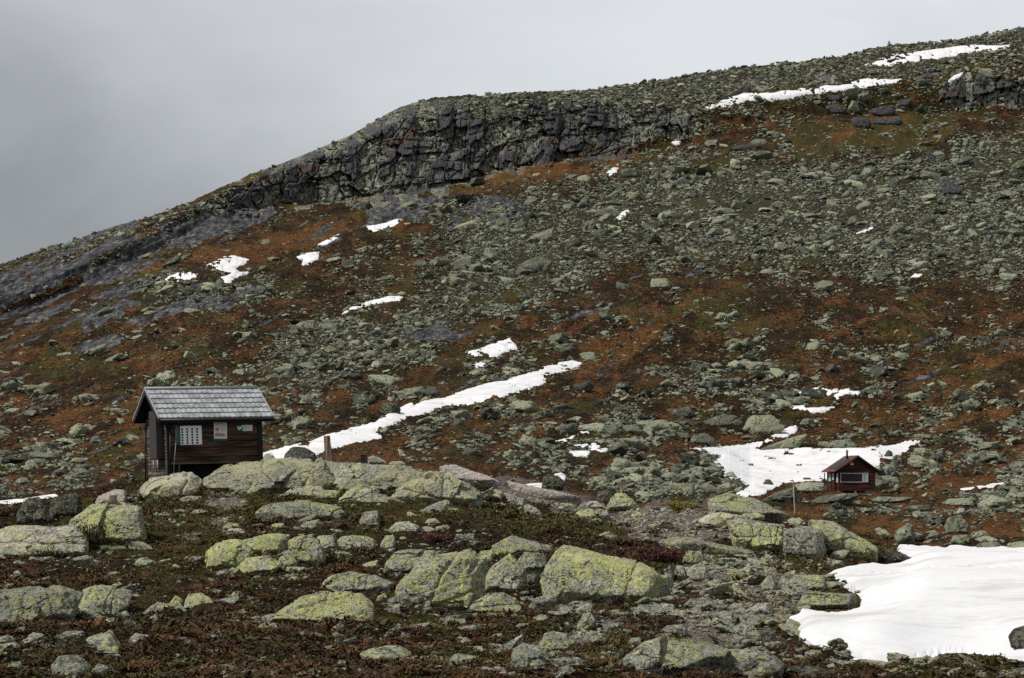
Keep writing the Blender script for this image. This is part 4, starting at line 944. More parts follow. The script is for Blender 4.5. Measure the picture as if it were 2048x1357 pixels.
# ------------------------------------------------------------------ snow
ALLSNOW = []
def snow_patch(label, poly, lift=0.25, step=1.4, rag=2.2, seed=0, ylim=None, holes=None, grow=0.0, cut=()):
    P = np.array(poly, float); lo, hi = P.min(0) - 4, P.max(0) + 4
    nu = int((hi[0] - lo[0]) / step) + 2; nv = int((hi[1] - lo[1]) / step) + 2
    uu, vv = np.meshgrid(np.linspace(lo[0], hi[0], nu), np.linspace(lo[1], hi[1], nv), indexing='ij')
    sd = poly_sd(uu, vv, poly) + fbm2(uu / 9, vv / 5, 4, 200 + seed, 0.65) * rag * 2 + grow
    for cu_, cv_, ra, rb in cut:
        sd = np.minimum(sd, (np.hypot((uu - cu_) / ra, (vv - cv_) / rb) - 1) * min(ra, rb))
    if holes:
        sd = np.minimum(sd, (0.30 - fbm2(uu / 10 + 5, vv / 5, 3, 230 + seed)) * holes)
    y = depth_at(uu.ravel(), vv.ravel()).reshape(uu.shape)
    if ylim: y = np.minimum(y, ylim)
    keep = sd > -1.6 * step
    q = grid_faces(nu, nv); ok = keep.ravel()[q].all(1); q = q[ok]
    X = (uu - 1024) / F * y; Zg = (HZ - vv) / F * y
    soft = poly_sd(uu, vv, poly); soft = np.minimum(soft, sd + 3)
    prof = 0.30 * sstep(-0.5, 2.5, sd) + 0.70 * sstep(-1.0, 12.0, soft) - 0.8 * sstep(0.5, -1.5, sd)
    Zz = Zg + lift * prof + fbm2(uu / 60, vv / 20, 2, 240 + seed) * lift * 0.5 * sstep(0, 10, soft)
    V = np.stack([X, y, Zz], -1).reshape(-1, 3)
    used = np.unique(q); mp = np.zeros(len(V), np.int64); mp[used] = np.arange(len(used))
    base = V[used].mean(0); base[2] = V[used][:, 2].min()
    me = new_mesh('snow_patch', V[used] - base, mp[q][:, ::-1])
    o = link('snow_patch', me, M['snow'], None, Vector(base)); tag(o, label, 'snow patch', 'old snow lying on the hillside')
    ALLSNOW.append(np.array(poly))
    return o

def near_snow():
    """the deep snowfield in the right foreground, in metres on the ground"""
    poly = SNOW_NEAR
    nu, nv = 720, 520
    uu = np.linspace(1560, 2500, nu)[:, None] + np.zeros((1, nv)); yy = np.geomspace(21.5, 100, nv)[None, :] + np.zeros((nu, 1))
    X = (uu - 1024) / F * yy; Zg = ground_z(X.ravel(), yy.ravel()).reshape(X.shape)
    vv = HZ - Zg / yy * F
    P = np.array(poly)
    sd = poly_sd(uu, vv, poly) + fbm2(uu / 26, vv / 13, 2, 300, 0.5) * 6
    back = (yy > 66)
    px = F / yy
    # melt ring round rocks
    for (cu_, cv_, ra, rb) in ((1662, 1203, 58, 22), (1905, 1330, 66, 22), (1690, 1182, 20, 10)):
        sd = np.minimum(sd, (np.hypot((uu - cu_) / ra, (vv - cv_) / rb) - 1) * rb + fbm2(uu / 7, vv / 7, 2, 301) * 4)
    soft = poly_sd(uu, vv, poly)
    for (cu_, cv_, ra, rb) in ((1662, 1203, 60, 24), (1905, 1330, 70, 26)):
        soft = np.minimum(soft, (np.hypot((uu - cu_) / ra, (vv - cv_) / rb) - 1) * rb)
    for _ in range(3):
        for ax in (0, 1):
            k_ = 12; pd = [(0, 0), (0, 0)]; pd[ax] = (k_ + 1, k_); cs = np.cumsum(np.pad(soft, pd, mode='edge'), ax)
            soft = (np.take(cs, range(2 * k_ + 1, cs.shape[ax]), ax) - np.take(cs, range(0, cs.shape[ax] - 2 * k_ - 1), ax)) / (2 * k_ + 1)
    depth = 0.07 + 0.30 * sstep(-2, 60, soft)
    prof = (0.4 * sstep(-1, 8, sd) + 0.6 * sstep(-2, 18, soft)) * depth - 0.3 * sstep(1, -4, sd)
    roll = fbm2(X / 2.4, yy / 4.0, 2, 305) * 0.11 + fbm2(X / 0.5, yy / 0.6, 2, 307) * 0.008 + fbm2(X / 5, yy / 8, 2, 309) * 0.2
    # a worn line of old footprints across the snow
    line = np.interp(uu, [1640, 1760, 1850, 1960, 2048, 2260], [1152, 1154, 1158, 1166, 1178, 1200]) + fbm2(uu / 14, uu / 40, 2, 311) * 4
    d = np.abs(vv - line)
    tr = np.exp(-(d / 3.4) ** 2) * (0.55 + 0.9 * fbm2(uu / 15, vv / 5, 2, 313)) * sstep(1680, 1760, uu)
    Zz = Zg + prof + roll * sstep(2, 25, soft) - 0.035 * np.clip(tr, 0, 2)
    keep = (sd > -5) & (yy < 92)
    q = grid_faces(nu, nv); q = q[keep.ravel()[q].all(1)]
    V = np.stack([X, yy, Zz], -1).reshape(-1, 3); used = np.unique(q); mp = np.zeros(len(V), np.int64); mp[used] = np.arange(len(used))
    base = V[used].mean(0); base[2] = V[used][:, 2].min()
    o = link('snowfield', new_mesh('snowfield', V[used] - base, mp[q]), M['snow'], None, Vector(base))
    tag(o, 'broad white snowfield in the right foreground crossed by an old footprint line', 'snowfield')
    ALLSNOW.append(P)
near_snow()
def s2(pts): return [(500 + x / 2.56, 680 + y / 2.56) for x, y in pts]
def s3(pts): return [(1300 + x / 2.738, 700 + y / 2.738) for x, y in pts]
def s6(pts): return [(x / 2.926, 300 + y / 2.926) for x, y in pts]
def s7(pts): return [(700 + x / 2.926, 150 + y / 2.926) for x, y in pts]
def s8(pts): return [(1350 + x / 2.934, 40 + y / 2.934) for x, y in pts]
SN = [
 ('long narrow snow strip running from behind the dark hut up to the right', s2([(20,600),(60,578),(180,545),(320,515),(440,468),(560,440),(640,420),(700,385),(770,345),(830,318),(840,335),(900,305),(1000,295),(1100,255),(1200,225),(1320,200),(1420,170),(1520,130),(1640,105),(1700,118),(1640,160),(1550,180),(1500,225),(1380,265),(1250,300),(1130,328),(1000,340),(900,375),(780,410),(700,445),(650,475),(690,495),(560,530),(420,555),(330,610),(230,640),(60,640)]), 0.16, None, 1.6),
 ('wide snowfield behind the red cabin with a tail rising up the slope', s3([(215,538),(380,530),(500,520),(585,505),(690,452),(815,402),(860,410),(770,462),(650,508),(590,545),(700,540),(830,535),(900,540),(1050,535),(1200,528),(1330,520),(1440,492),(1505,505),(1440,545),(1350,580),(1240,640),(1095,706),(942,715),(832,723),(737,734),(616,786),(501,802),(452,794),(548,745),(493,720),(360,690),(400,650),(330,610),(390,585),(290,560)]), 0.14, None, 2.0),
 ('upper half-melted snow patch on the slope above the cabin snowfield', s3([(790,240),(860,208),(1000,205),(1090,210),(1100,225),(1170,222),(1160,240),(1080,245),(1030,270),(980,255),(900,240),(860,250)]), 0.25, 5, 1.5),
 ('thin lower strip of the melting snow above the cabin snowfield', s3([(775,310),(840,308),(850,322),(900,318),(1010,315),(930,340),(890,345),(870,328),(800,325)]), 0.25, 4, 1.5),
 ('snow patch with ragged lower edge above the top of the long strip', s2([(1120,60),(1200,35),(1300,0),(1330,-10),(1375,45),(1300,65),(1270,90),(1190,85),(1150,80)]), 0.3, 5, 1.5),
 ('tiny snow scrap under a boulder above the long strip', s2([(1115,135),(1180,115),(1205,120),(1195,135),(1130,142)]), 0.2, None, 1),
 ('upper left one of three snow scraps right of the long strip', s2([(1550,520),(1640,495),(1690,470),(1730,460),(1745,485),(1680,500),(1610,525)]), 0.2, 5, 1),
 ('middle one of three snow scraps right of the long strip', s2([(1650,540),(1760,525),(1800,532),(1890,535),(1880,555),(1800,582),(1760,565),(1690,545)]), 0.2, 4, 1),
 ('lowest small one of three snow scraps right of the long strip', s2([(1640,572),(1740,572),(1730,590),(1660,594)]), 0.2, None, 1),
 ('larger broken snow patch of the pair on the left flank', s6([(1185,682),(1260,650),(1320,605),(1390,620),(1455,640),(1440,660),(1380,690),(1400,712),(1475,712),(1400,745),(1340,785),(1300,770),(1290,745),(1360,720),(1290,715),(1250,690)]), 0.4, 6, 1.2),
 ('smaller left snow patch of the pair on the left flank', s6([(955,750),(1040,718),(1120,710),(1165,740),(1110,760),(1040,772),(1010,755)]), 0.4, 5, 1.2),
 ('thin slanting snow strip in the middle of the left slope', [(676,634),(700,615),(740,602),(780,592),(812,592),(800,600),(750,608),(700,624)], 0.4, 6, 1.2),
 ('small slanting snow scrap above the left-flank pair', s6([(1865,555),(1920,525),(1985,495),(1980,520),(1920,555)]), 0.4, None, 1.2),
 ('small holed snow scrap below the slanting one on the left slope', s6([(1740,628),(1800,605),(1868,600),(1860,630),(1810,660),(1770,672),(1780,640)]), 0.4, 5, 1.2),
 ('snow lens at the foot of the smooth dark slab under the cliff', s7([(88,885),(200,870),(260,845),(328,842),(300,870),(220,895),(140,912)]), 0.5, None, 1.2),
 ('small snow spot left of the square dark boulder under the cliff', s7([(1500,575),(1540,545),(1572,548),(1560,575),(1520,590)]), 0.5, None, 1),
 ('small slanting snow spot in the scree far below the cliff', s7([(1560,838),(1590,805),(1632,790),(1635,805),(1590,835)]), 0.4, None, 1),
 ('upper summit snowfield just below the skyline', s8([(1105,266),(1170,245),(1215,235),(1170,225),(1230,205),(1400,190),(1560,165),(1740,145),(1900,150),(2040,138),(1900,170),(1760,185),(1600,220),(1480,240),(1300,262),(1200,272)]), 0.6, 9, 1.2),
 ('lower summit snow bank above the cliff', s8([(155,518),(230,490),(310,460),(400,430),(470,425),(560,428),(700,405),(800,395),(880,385),(960,385),(1040,360),(1130,342),(1240,348),(1338,348),(1300,370),(1200,385),(1080,395),(1000,415),(900,428),(800,440),(700,455),(600,468),(480,475),(400,490),(320,515),(200,520)]), 0.6, 9, 1.2),
 ('small white snow tongue beside the right-hand cliff', s8([(1610,355),(1640,330),(1690,312),(1680,328),(1640,352)]), 0.5, None, 1),
 ('lone slanting snow spot low on the right-hand scree', s8([(1065,1255),(1110,1235),(1165,1215),(1160,1235),(1100,1258)]), 0.4, None, 1),
 ('little white snow spot at the right foot of the cliff above the orange grass', [(1345,285),(1352,283),(1363,284),(1358,289),(1348,289)], 0.5, None, 0.6),
 ('tiny snow spot high above the left part of the cliff', [(1025,206),(1031,203),(1038,204),(1034,207)], 0.5, None, 0.6),
 ('little snow dot high on the scree at the right edge', [(1822,556),(1830,549),(1845,550),(1838,556)], 0.3, None, 0.7),
 ('narrow snow line low on the left in front of the slope', [(-30,1010),(0,1003),(60,996),(110,989),(118,991),(60,1004),(0,1009)], 0.15, None, 1.2),
 ('thin snow streak on the orange heath right of the red cabin', [(1915,978),(1950,972),(2010,964),(2008,970),(1960,978),(1925,981)], 0.15, None, 1),
 ('snow scrap beside the dark boulder beyond the outcrop', c6([(1575,352),(1640,345),(1690,345),(1680,370),(1620,365)]), 0.15, None, 1),
 ('snow scrap behind the dark boulder beyond the outcrop', c6([(1760,285),(1800,278),(1830,300),(1820,320),(1790,305)]), 0.15, None, 1),
]
for i, (label, poly, lift, holes, rag) in enumerate(SN):
    P_ = np.array(poly); small = np.prod(np.ptp(P_, axis=0)) < 1300
    snow_patch(label, poly, lift * (1.5 if small else 1), 0.9 if small else 1.3, rag * (0.6 if small else 1), i, None, None if small else holes, 1.6 if small else 0.0)
# ------------------------------------------------------------------ boulders and scree of the hillside
def in_snow(u, v, pad=1.0):
    m = np.zeros(u.shape, bool)
    for P in ALLSNOW:
        b = (u > P[:, 0].min() - 4) & (u < P[:, 0].max() + 4) & (v > P[:, 1].min() - 4) & (v < P[:, 1].max() + 4)
        if b.any(): m[b] |= poly_sd(u[b], v[b], P) > pad
    return m
NG = 18
GEN2 = [generic_rock(500 + k, 2, 0.75, 0.66, 120, 0.10) for k in range(NG)]
GEN3 = [generic_rock(500 + k, 3, 0.75, 0.66, 120, 0.10) for k in range(NG)]
GEN4 = [generic_rock(500 + k, 4, 0.75, 0.66, 120, 0.11) for k in range(NG)]

def merged_rocks(name, pos, size, seed, mat, gens, label, cat, sq=(0.6, 1.6), tint=None, smooth=False):
    r = np.random.default_rng(seed)
    n = len(pos); k = r.integers(0, NG, n)
    Vs, Fs, Ts = [], [], []; off = 0
    for g in range(NG):
        m = np.nonzero(k == g)[0]
        if not len(m): continue
        V0, f0 = gens[g]; c = len(m)
        a = r.uniform(0, 2 * math.pi, c); tx = r.normal(0, 0.22, c); ty_ = r.normal(0, 0.22, c)
        s = size[m][:, None] * np.stack([r.uniform(*sq, c), r.uniform(*sq, c), r.uniform(0.5, 1.15, c)], 1)
        W = V0[None] * s[:, None, :]
        ca, sa = np.cos(a)[:, None], np.sin(a)[:, None]
        x = W[..., 0] * ca - W[..., 1] * sa; y = W[..., 0] * sa + W[..., 1] * ca; z = W[..., 2] + x * tx[:, None] + y * ty_[:, None]
        W = np.stack([x, y, z], -1) + pos[m][:, None, :]
        Vs.append(W.reshape(-1, 3)); Fs.append((f0[None] + (np.arange(c) * len(V0))[:, None, None]).reshape(-1, 3) + off)
        t = r.uniform(0, 1, c) if tint is None else tint[m]
        Ts.append(np.repeat(t, len(V0))); off += c * len(V0)
    me = new_mesh(name, np.concatenate(Vs), None, np.concatenate(Fs), smooth=smooth)
    add_attr(me, 'tint', np.concatenate(Ts))
    o = link(name, me, mat); tag(o, label, cat, kind='stuff'); return o

r = np.random.default_rng(77)
def cand(n, u0, u1, v0, v1):
    u = r.uniform(u0, u1, n); v = r.uniform(v0, v1, n); return u, v
NH = 520000
u, v = cand(NH, -240, 2290, 45, 1090)
sky = np.interp(u, US, VMIN[:, -1] * 0 + np.interp(US, su, sv))
y = depth_at(u, v)
ok = (v > sky + 7) & (y > 118) & (y < 1100); u, v, y = u[ok], v[ok], y[ok]
cl, sl, org, grn, grv, scr = masks(u, v)
cln = fbm2(u / 38, v / 18, 3, 401); cln2 = fbm2(u / 120, v / 60, 3, 403)
top = sstep(70, 10, v - np.interp(u, su, sv))
dens = 0.14 + 0.52 * scr + 0.42 * np.clip(cln * 1.8, -0.6, 1) + 0.34 * np.clip(cln2, -.5, .6) - (0.28 * grn + 0.22 * org) * sstep(200, 420, v) - 0.36 * sl + 0.45 * top - 0.55 * cl + 0.16 * sstep(700, 960, v) * sstep(900, 1100, u)
keep = (r.uniform(0, 1, len(u)) < np.clip(dens, 0.02, 0.95)) & ~in_snow(u, v)
u, v, y, scr, top, cl = u[keep], v[keep], y[keep], scr[keep], top[keep], cl[keep]
# half widths in photo pixels: many small, few large
px = 1.4 * (1 - r.uniform(0, 1, len(u))) ** (-1 / (2.25 + 0.55 * sstep(760, 480, v)))
px = np.minimum(px * (1 + 0.55 * sstep(650, 1000, v)) * (1 - 0.15 * top), np.where((cl > 0.25) | (top > 0.3), 5.5, 15 + 8 * sstep(500, 950, v)))
# clear of the drawn boulders
for (bu, bv, bw, bh) in ROCK_PX:
    if bv < 1100:
        m = (np.abs(u - bu) < bw + px * 0.7) & (np.abs(v - bv) < bh + px * 0.4) & (px > 2.2)
        u, v, y, px = u[~m], v[~m], y[~m], px[~m]
m = (np.abs(u - 1708) < 62) & (v > 935) & (v < 990) & (y > 195) & (y < 222)
u, v, y, px = u[~m], v[~m], y[~m], px[~m]
m = (px > 2.6) & (in_snow(u, v - px * 1.0, 0.5) | in_snow(u, v - px * 0.5, 0.5)) & (r.uniform(0, 1, len(u)) < 0.93)
u, v, y, px = u[~m], v[~m], y[~m], px[~m]
print('hill rocks', len(u))
size = px / F * y
x = (u - 1024) / F * y
zz = ground_z(x, y)
pos = np.stack([x, y, zz + size * r.uniform(0.0, 0.35, len(u))], -1)
order = np.argsort(-px)
infr = (u > 4) & (u < 2044)
NIND = 148
ind = [i for i in order if infr[i]][:NIND]
isind = np.zeros(len(u), bool); isind[ind] = True
LM = [('the long snow strip', 850, 800), ('the red cabin', 1700, 945), ('the dark hut', 410, 840), ('the cabin snowfield', 1560, 925), ('the whale-backed boulder', 1068, 535), ('the left-flank snow pair', 440, 535),
      ('the cliff', 1050, 330), ('the lower summit snow bank', 1600, 185), ('the upper summit snowfield', 1890, 105), ('the right-hand cliff', 1980, 195), ('the slanting snow strip', 745, 610), ('the half-melted snow patch', 1650, 785),
      ('the three snow scraps', 1180, 885), ('the lone low snow spot', 1730, 463), ('the slanting scree snow spot', 1245, 428), ('the snow lens under the cliff', 770, 450), ('the blocky pale boulder', 1320, 568), ('the ragged snow patch', 990, 693)]
ORD = ['nearest', 'second nearest', 'third nearest', 'fourth nearest', 'fifth nearest', 'sixth nearest', 'seventh nearest', 'eighth nearest', 'ninth nearest', 'tenth nearest', 'eleventh nearest', 'twelfth nearest', 'thirteenth nearest', 'fourteenth nearest', 'fifteenth nearest', 'sixteenth nearest']
slots = {}
for i in ind:
    d = [math.hypot(u[i] - a, (v[i] - b) * 1.5) for _, a, b in LM]; j = int(np.argmin(d)); nm, a, b = LM[j]
    du, dv = u[i] - a, (v[i] - b) * 1.5
    dr = ('right of' if du > 0 else 'left of') if abs(du) > abs(dv) else ('below' if dv > 0 else 'uphill of')
    slots.setdefault((nm, dr), []).append((d[j], i))
GM = []
for g in range(NG):
    GM.append(new_mesh('boulder', GEN4[g][0], None, GEN4[g][1])); GM[-1].materials.append(M['hill_rock'])
for (nm, dr), L in slots.items():
    for rank, (_, i) in enumerate(sorted(L)):
        o = bpy.data.objects.new('boulder', GM[int(r.integers(0, NG))]); COL.objects.link(o)
        s = size[i]; o.location = (pos[i][0], pos[i][1], pos[i][2])
        o.scale = (s * r.uniform(0.9, 1.35), s * r.uniform(0.8, 1.2), s * r.uniform(0.8, 1.1)); o.rotation_euler = (r.normal(0, .15), r.normal(0, .15), r.uniform(0, 6.28))
        tag(o, ORD[min(rank, 15)] + ' of the big grey-green boulders ' + dr + ' ' + nm, 'boulder', 'big boulders on the hillside')
rest = np.nonzero(~isind & (px > 3.4))[0]; fine_ = np.nonzero(~isind & (px <= 3.4))[0]
merged_rocks('hillside_rocks', pos[rest], size[rest], 5, M['hill_rock_stuff'], GEN3, 'grey-green broken rocks strewn over the whole hillside', 'rocks')
merged_rocks('hillside_scree', pos[fine_], size[fine_], 15, M['hill_rock_stuff'], GEN2, 'fine grey scree between the larger rocks of the hillside', 'scree')
# rubble along the skyline and on ledges of the cliff
n = 900
ur = r.uniform(-200, 2250, n); vr = np.interp(ur, su, sv) + r.uniform(1, 16, n); yr = depth_at(ur, np.maximum(vr, 3))
pr = 1.6 * (1 - r.uniform(0, 1, n)) ** (-1 / 2.2); pr = np.minimum(pr, 5.0)
xr = (ur - 1024) / F * yr; P = np.stack([xr, yr, ground_z(xr, yr) + pr / F * yr * 0.35], -1)
merged_rocks('ridge_rubble', P, pr / F * yr, 6, M['hill_rock_stuff'], GEN2, 'grey rubble along the skyline ridge of the hill', 'rubble')

# ------------------------------------------------------------------ small stones of the near ground
n = 60000
u, v = cand(n, -120, 2170, 985, 1362)
y = depth_at(u, v); cl, sl, org, grn, grv, scr = masks(u, v)
c2 = fbm2(u / 50, v / 26, 3, 411)
dens = 0.16 + 0.7 * grv + 0.6 * np.clip(c2 * 1.5 - 0.1, 0, 1) + 0.30 * sstep(1100, 1250, v) * sstep(800, 1200, u) + 0.15 * sstep(1200, 1300, v) - 0.2 * grn
keep = (r.uniform(0, 1, n) < np.clip(dens, 0.02, 0.9)) & (y < 105) & ~in_snow(u, v, -3)
u, v, y, grv = u[keep], v[keep], y[keep], grv[keep]
px = np.minimum(1.5 * (1 - r.uniform(0, 1, len(u))) ** (-1 / 1.7), np.where((grv > 0.4) & (v < 1110), 4.4, 19))
for (bu, bv, bw, bh) in ROCK_PX:
    m = (np.abs(u - bu) < bw * 0.8) & (np.abs(v - bv) < bh * 0.8)
    u, v, y, px, grv = u[~m], v[~m], y[~m], px[~m], grv[~m]
# rubble broken off round the foot of the drawn boulders
fu, fv, fp = [], [], []
for (bu, bv, bw, bh) in ROCK_PX:
    if bv > 960 and bw > 9:
        k_ = int(4 + bw / 7); t_ = r.uniform(-1.15, 1.15, k_)
        fu.append(bu + t_ * bw); fv.append(bv + bh * (0.72 + 0.35 * np.sqrt(np.clip(1 - (t_ / 1.2) ** 2, 0, 1))) + r.uniform(-3, 7, k_)); fp.append(np.minimum(2.2 * (1 - r.uniform(0, 1, k_)) ** (-1 / 1.6), 4 + bw * 0.16))
fu, fv, fp = np.concatenate(fu), np.concatenate(fv), np.concatenate(fp); fy = depth_at(fu, fv); ok = (fy < 105) & ~in_snow(fu, fv, -3)
u, v, y, px, grv = (np.concatenate([a_, b_[ok]]) for a_, b_ in ((u, fu), (v, fv), (y, fy), (px, fp), (grv, fu * 0)))
x = (u - 1024) / F * y; size = px / F * y
P = np.stack([x, y, near_z(x, y, grv) + size * 0.15], -1)
big = px > 4.5
merged_rocks('small_stones', P[big], size[big], 8, M['stone'], [generic_rock(500 + k, 4, 0.8, 0.55, 140, 0.10) for k in range(NG)], 'loose lichen-grey stones scattered over the near heath', 'stones')
merged_rocks('pebbles', P[~big], size[~big], 9, M['stone'], GEN2, 'small pebbles and grit on the gravel path and bare peat', 'pebbles')
# ------------------------------------------------------------------ heath, grass and shrubs
def clump(seed, n, leaf, spread=1.0, h=0.6, up=0.3):
    """a dome of small leaf faces standing on short twigs"""
    r = np.random.default_rng(seed)
    d = r.normal(size=(n, 3)); d[:, 2] = np.abs(d[:, 2]) * 0.9; d /= np.linalg.norm(d, axis=1)[:, None]
    c = d * (r.uniform(0.35, 1.0, n) ** 0.6)[:, None] * np.array([spread, spread, h])
    a = r.normal(size=(n, 3)); a[:, 2] += up; a /= np.linalg.norm(a, axis=1)[:, None]
    b = np.cross(a, r.normal(size=(n, 3))); b /= np.linalg.norm(b, axis=1)[:, None]
    L = leaf * r.uniform(0.6, 1.4, n)[:, None]; W = L * 0.38
    V = np.stack([c - a * L * .5, c + b * W, c + a * L * .7, c - b * W], 1).reshape(-1, 3)
    return V.astype(np.float32), np.arange(n * 4).reshape(n, 4)
def tuft(seed, n, lean=0.55):
    """a tussock of thin arching blades"""
    r = np.random.default_rng(seed)
    az = r.uniform(0, 6.283, n); l = r.uniform(0.5, 1.1, n); k = r.uniform(0.15, 1.0, n) * lean * 1.6; w = 0.035 + 0.03 * r.uniform(0, 1, n)
    b0 = np.stack([r.normal(0, .16, n), r.normal(0, .16, n), np.zeros(n)], 1)
    out = np.stack([np.cos(az), np.sin(az), np.zeros(n)], 1); side = np.stack([-np.sin(az), np.cos(az), np.zeros(n)], 1) * w[:, None]
    m = b0 + out * (l * k * 0.45)[:, None] + np.array([0, 0, 1]) * (l * 0.55)[:, None]
    t = b0 + out * (l * k * 1.15)[:, None] + np.array([0, 0, 1]) * (l * (0.9 - 0.45 * k))[:, None]
    V = np.stack([b0 - side, b0 + side, m + side * .8, m - side * .8, t], 1).reshape(-1, 3)
    o = (np.arange(n) * 5)[:, None]
    return V.astype(np.float32), np.concatenate([o + np.array([0, 1, 2]), o + np.array([0, 2, 3]), o + np.array([3, 2, 4])])
def merged_plants(name, protos, pos, size, seed, mat, label, cat, zs=1.0, kind='stuff', tint=None):
    r = np.random.default_rng(seed); k = r.integers(0, len(protos), len(pos)); Vs, Fs, Ts = [], [], []; off = 0
    for g, (V0, f0) in enumerate(protos):
        m = np.nonzero(k == g)[0]; c = len(m)
        if not c: continue
        a = r.uniform(0, 6.283, c); ca, sa = np.cos(a)[:, None], np.sin(a)[:, None]; s = size[m][:, None]
        W = np.stack([(V0[None, :, 0] * ca - V0[None, :, 1] * sa) * s, (V0[None, :, 0] * sa + V0[None, :, 1] * ca) * s, V0[None, :, 2] * s * zs * r.uniform(.7, 1.2, c)[:, None]], -1) + pos[m][:, None, :]
        Vs.append(W.reshape(-1, 3)); Fs.append((f0[None] + (np.arange(c) * len(V0))[:, None, None]).reshape(-1, f0.shape[1]) + off)
        nl = len(V0) // f0.shape[1] if f0.shape[1] == 4 else len(V0) // 5
        base = (r.uniform(0, 1, c) if tint is None else tint[m])[:, None] * 0.75 + r.uniform(0, 0.25, (c, nl)); Ts.append(np.repeat(base.ravel(), len(V0) // nl)); off += c * len(V0)
    V = np.concatenate(Vs); Fa = np.concatenate(Fs)
    b = V.mean(0); b[2] = V[:, 2].min()
    me = new_mesh(name, V - b, Fa if Fa.shape[1] == 4 else None, Fa if Fa.shape[1] == 3 else None, smooth=False); add_attr(me, 'tint', np.concatenate(Ts))
    o = link(name, me, mat, None, Vector(b)); tag(o, label, cat, kind=kind); return o
M['hillgrass'] = leaf_mat('hill_grass_blade', (0.055, 0.022, 0.008), (0.26, 0.115, 0.038))
r = np.random.default_rng(91)
CL = [clump(700 + k, 46, 0.26, 1.0, 0.55) for k in range(6)]; CLF = [clump(720 + k, 16, 0.55, 1.0, 0.5) for k in range(6)]
TF = [tuft(740 + k, 20, 0.95) for k in range(6)]
def place(n, u0, u1, v0, v1):
    u = r.uniform(u0, u1, n); v = r.uniform(v0, v1, n); y = depth_at(u, v); cl, sl, org, grn, grv, scr = masks(u, v)
    ok = (y < 106) & ~in_snow(u, v, -4); return u[ok], v[ok], y[ok], org[ok], grn[ok], grv[ok]
u, v, y, org, grn, grv = place(74000, -120, 2170, 935, 1420)
x = (u - 1024) / F * y; z = near_z(x, y, grv); P = np.stack([x, y, z], -1)
c = fbm2(x / 1.6, y / 2.4, 3, 501)
wh = np.clip(0.55 + 0.6 * grn + 0.9 * c - 0.5 * org - 0.75 * grv, 0.03, 1); q = r.uniform(0, 1, len(u)); h = q < wh * 0.68
sz = r.uniform(0.05, 0.17, len(u)) * (0.8 + 0.8 * np.clip(c + 0.3, 0, 1)) * np.clip(y / 45, 0.75, 1.5) * np.where(r.uniform(0, 1, len(u)) < 0.12, 1.7, 1)
merged_plants('heather', CL, P[h], sz[h], 3, M['heath'], 'dark green and brown heather carpet over the near ground', 'heather', 0.78, tint=np.clip(0.38 + 0.5 * grn + 0.9 * fbm2(x / 2.2, y / 4, 3, 521) + r.normal(0, .12, len(x)), 0, 1)[h])
d = ~h & (q > 1 - np.clip(0.10 + 0.55 * org - 0.5 * grv - 0.3 * grn + 0.45 * fbm2(x / 4, y / 9, 2, 507), 0.02, 0.8))
merged_plants('dry_grass', TF, P[d], sz[d] * 1.25, 4, M['dry'], 'orange-brown dry grass tussocks between the near boulders', 'grass', 0.6)
u, v, y, org, grn, grv = place(26000, -100, 2150, 1130, 1400)
x = (u - 1024) / F * y; pl = fbm2(x / 1.2, y / 2.5, 3, 511) + 0.25 * np.exp(-((u - 560) / 260) ** 2) * sstep(1240, 1310, v); kp = pl > 0.34
x, y = x[kp], y[kp]; P = np.stack([x, y, near_z(x, y, grv[kp]) + .02], -1)
merged_plants('reindeer_lichen', CL, P, r.uniform(.02, .05, len(P)), 8, M['pale_lichen'], 'pale cream lichen tufts among the heather of the near ground', 'lichen')
# coarser heath on the lower hillside
n = 60000; u = r.uniform(-200, 2250, n); v = r.uniform(480, 1080, n); y = depth_at(u, v); cl, sl, org, grn, grv, scr = masks(u, v)
ok = (y > 112) & (y < 640) & ~in_snow(u, v, -2) & (sl < 0.3) & (cl < .2) & (r.uniform(0, 1, n) < 0.75 - 0.5 * scr); u, v, y, org = u[ok], v[ok], y[ok], org[ok]
m = ~((np.abs(u - 1706) < 54) & (v > 940) & (y > 195) & (y < 225)); u, v, y, org = u[m], v[m], y[m], org[m]
x = (u - 1024) / F * y; P = np.stack([x, y, ground_z(x, y)], -1); sz = r.uniform(1.8, 5.0, len(u)) / F * y
o_ = r.uniform(0, 1, len(u)) < 0.25 + 0.6 * org
merged_plants('hillside_heath', CLF, P[~o_], sz[~o_], 5, M['heath'], 'dark heath growing between the rocks of the lower hillside', 'heath')
merged_plants('hillside_grass', CLF, P[o_], sz[o_] * 0.9, 6, M['hillgrass'], 'orange autumn grass growing between the rocks of the lower hillside', 'grass', 0.7)

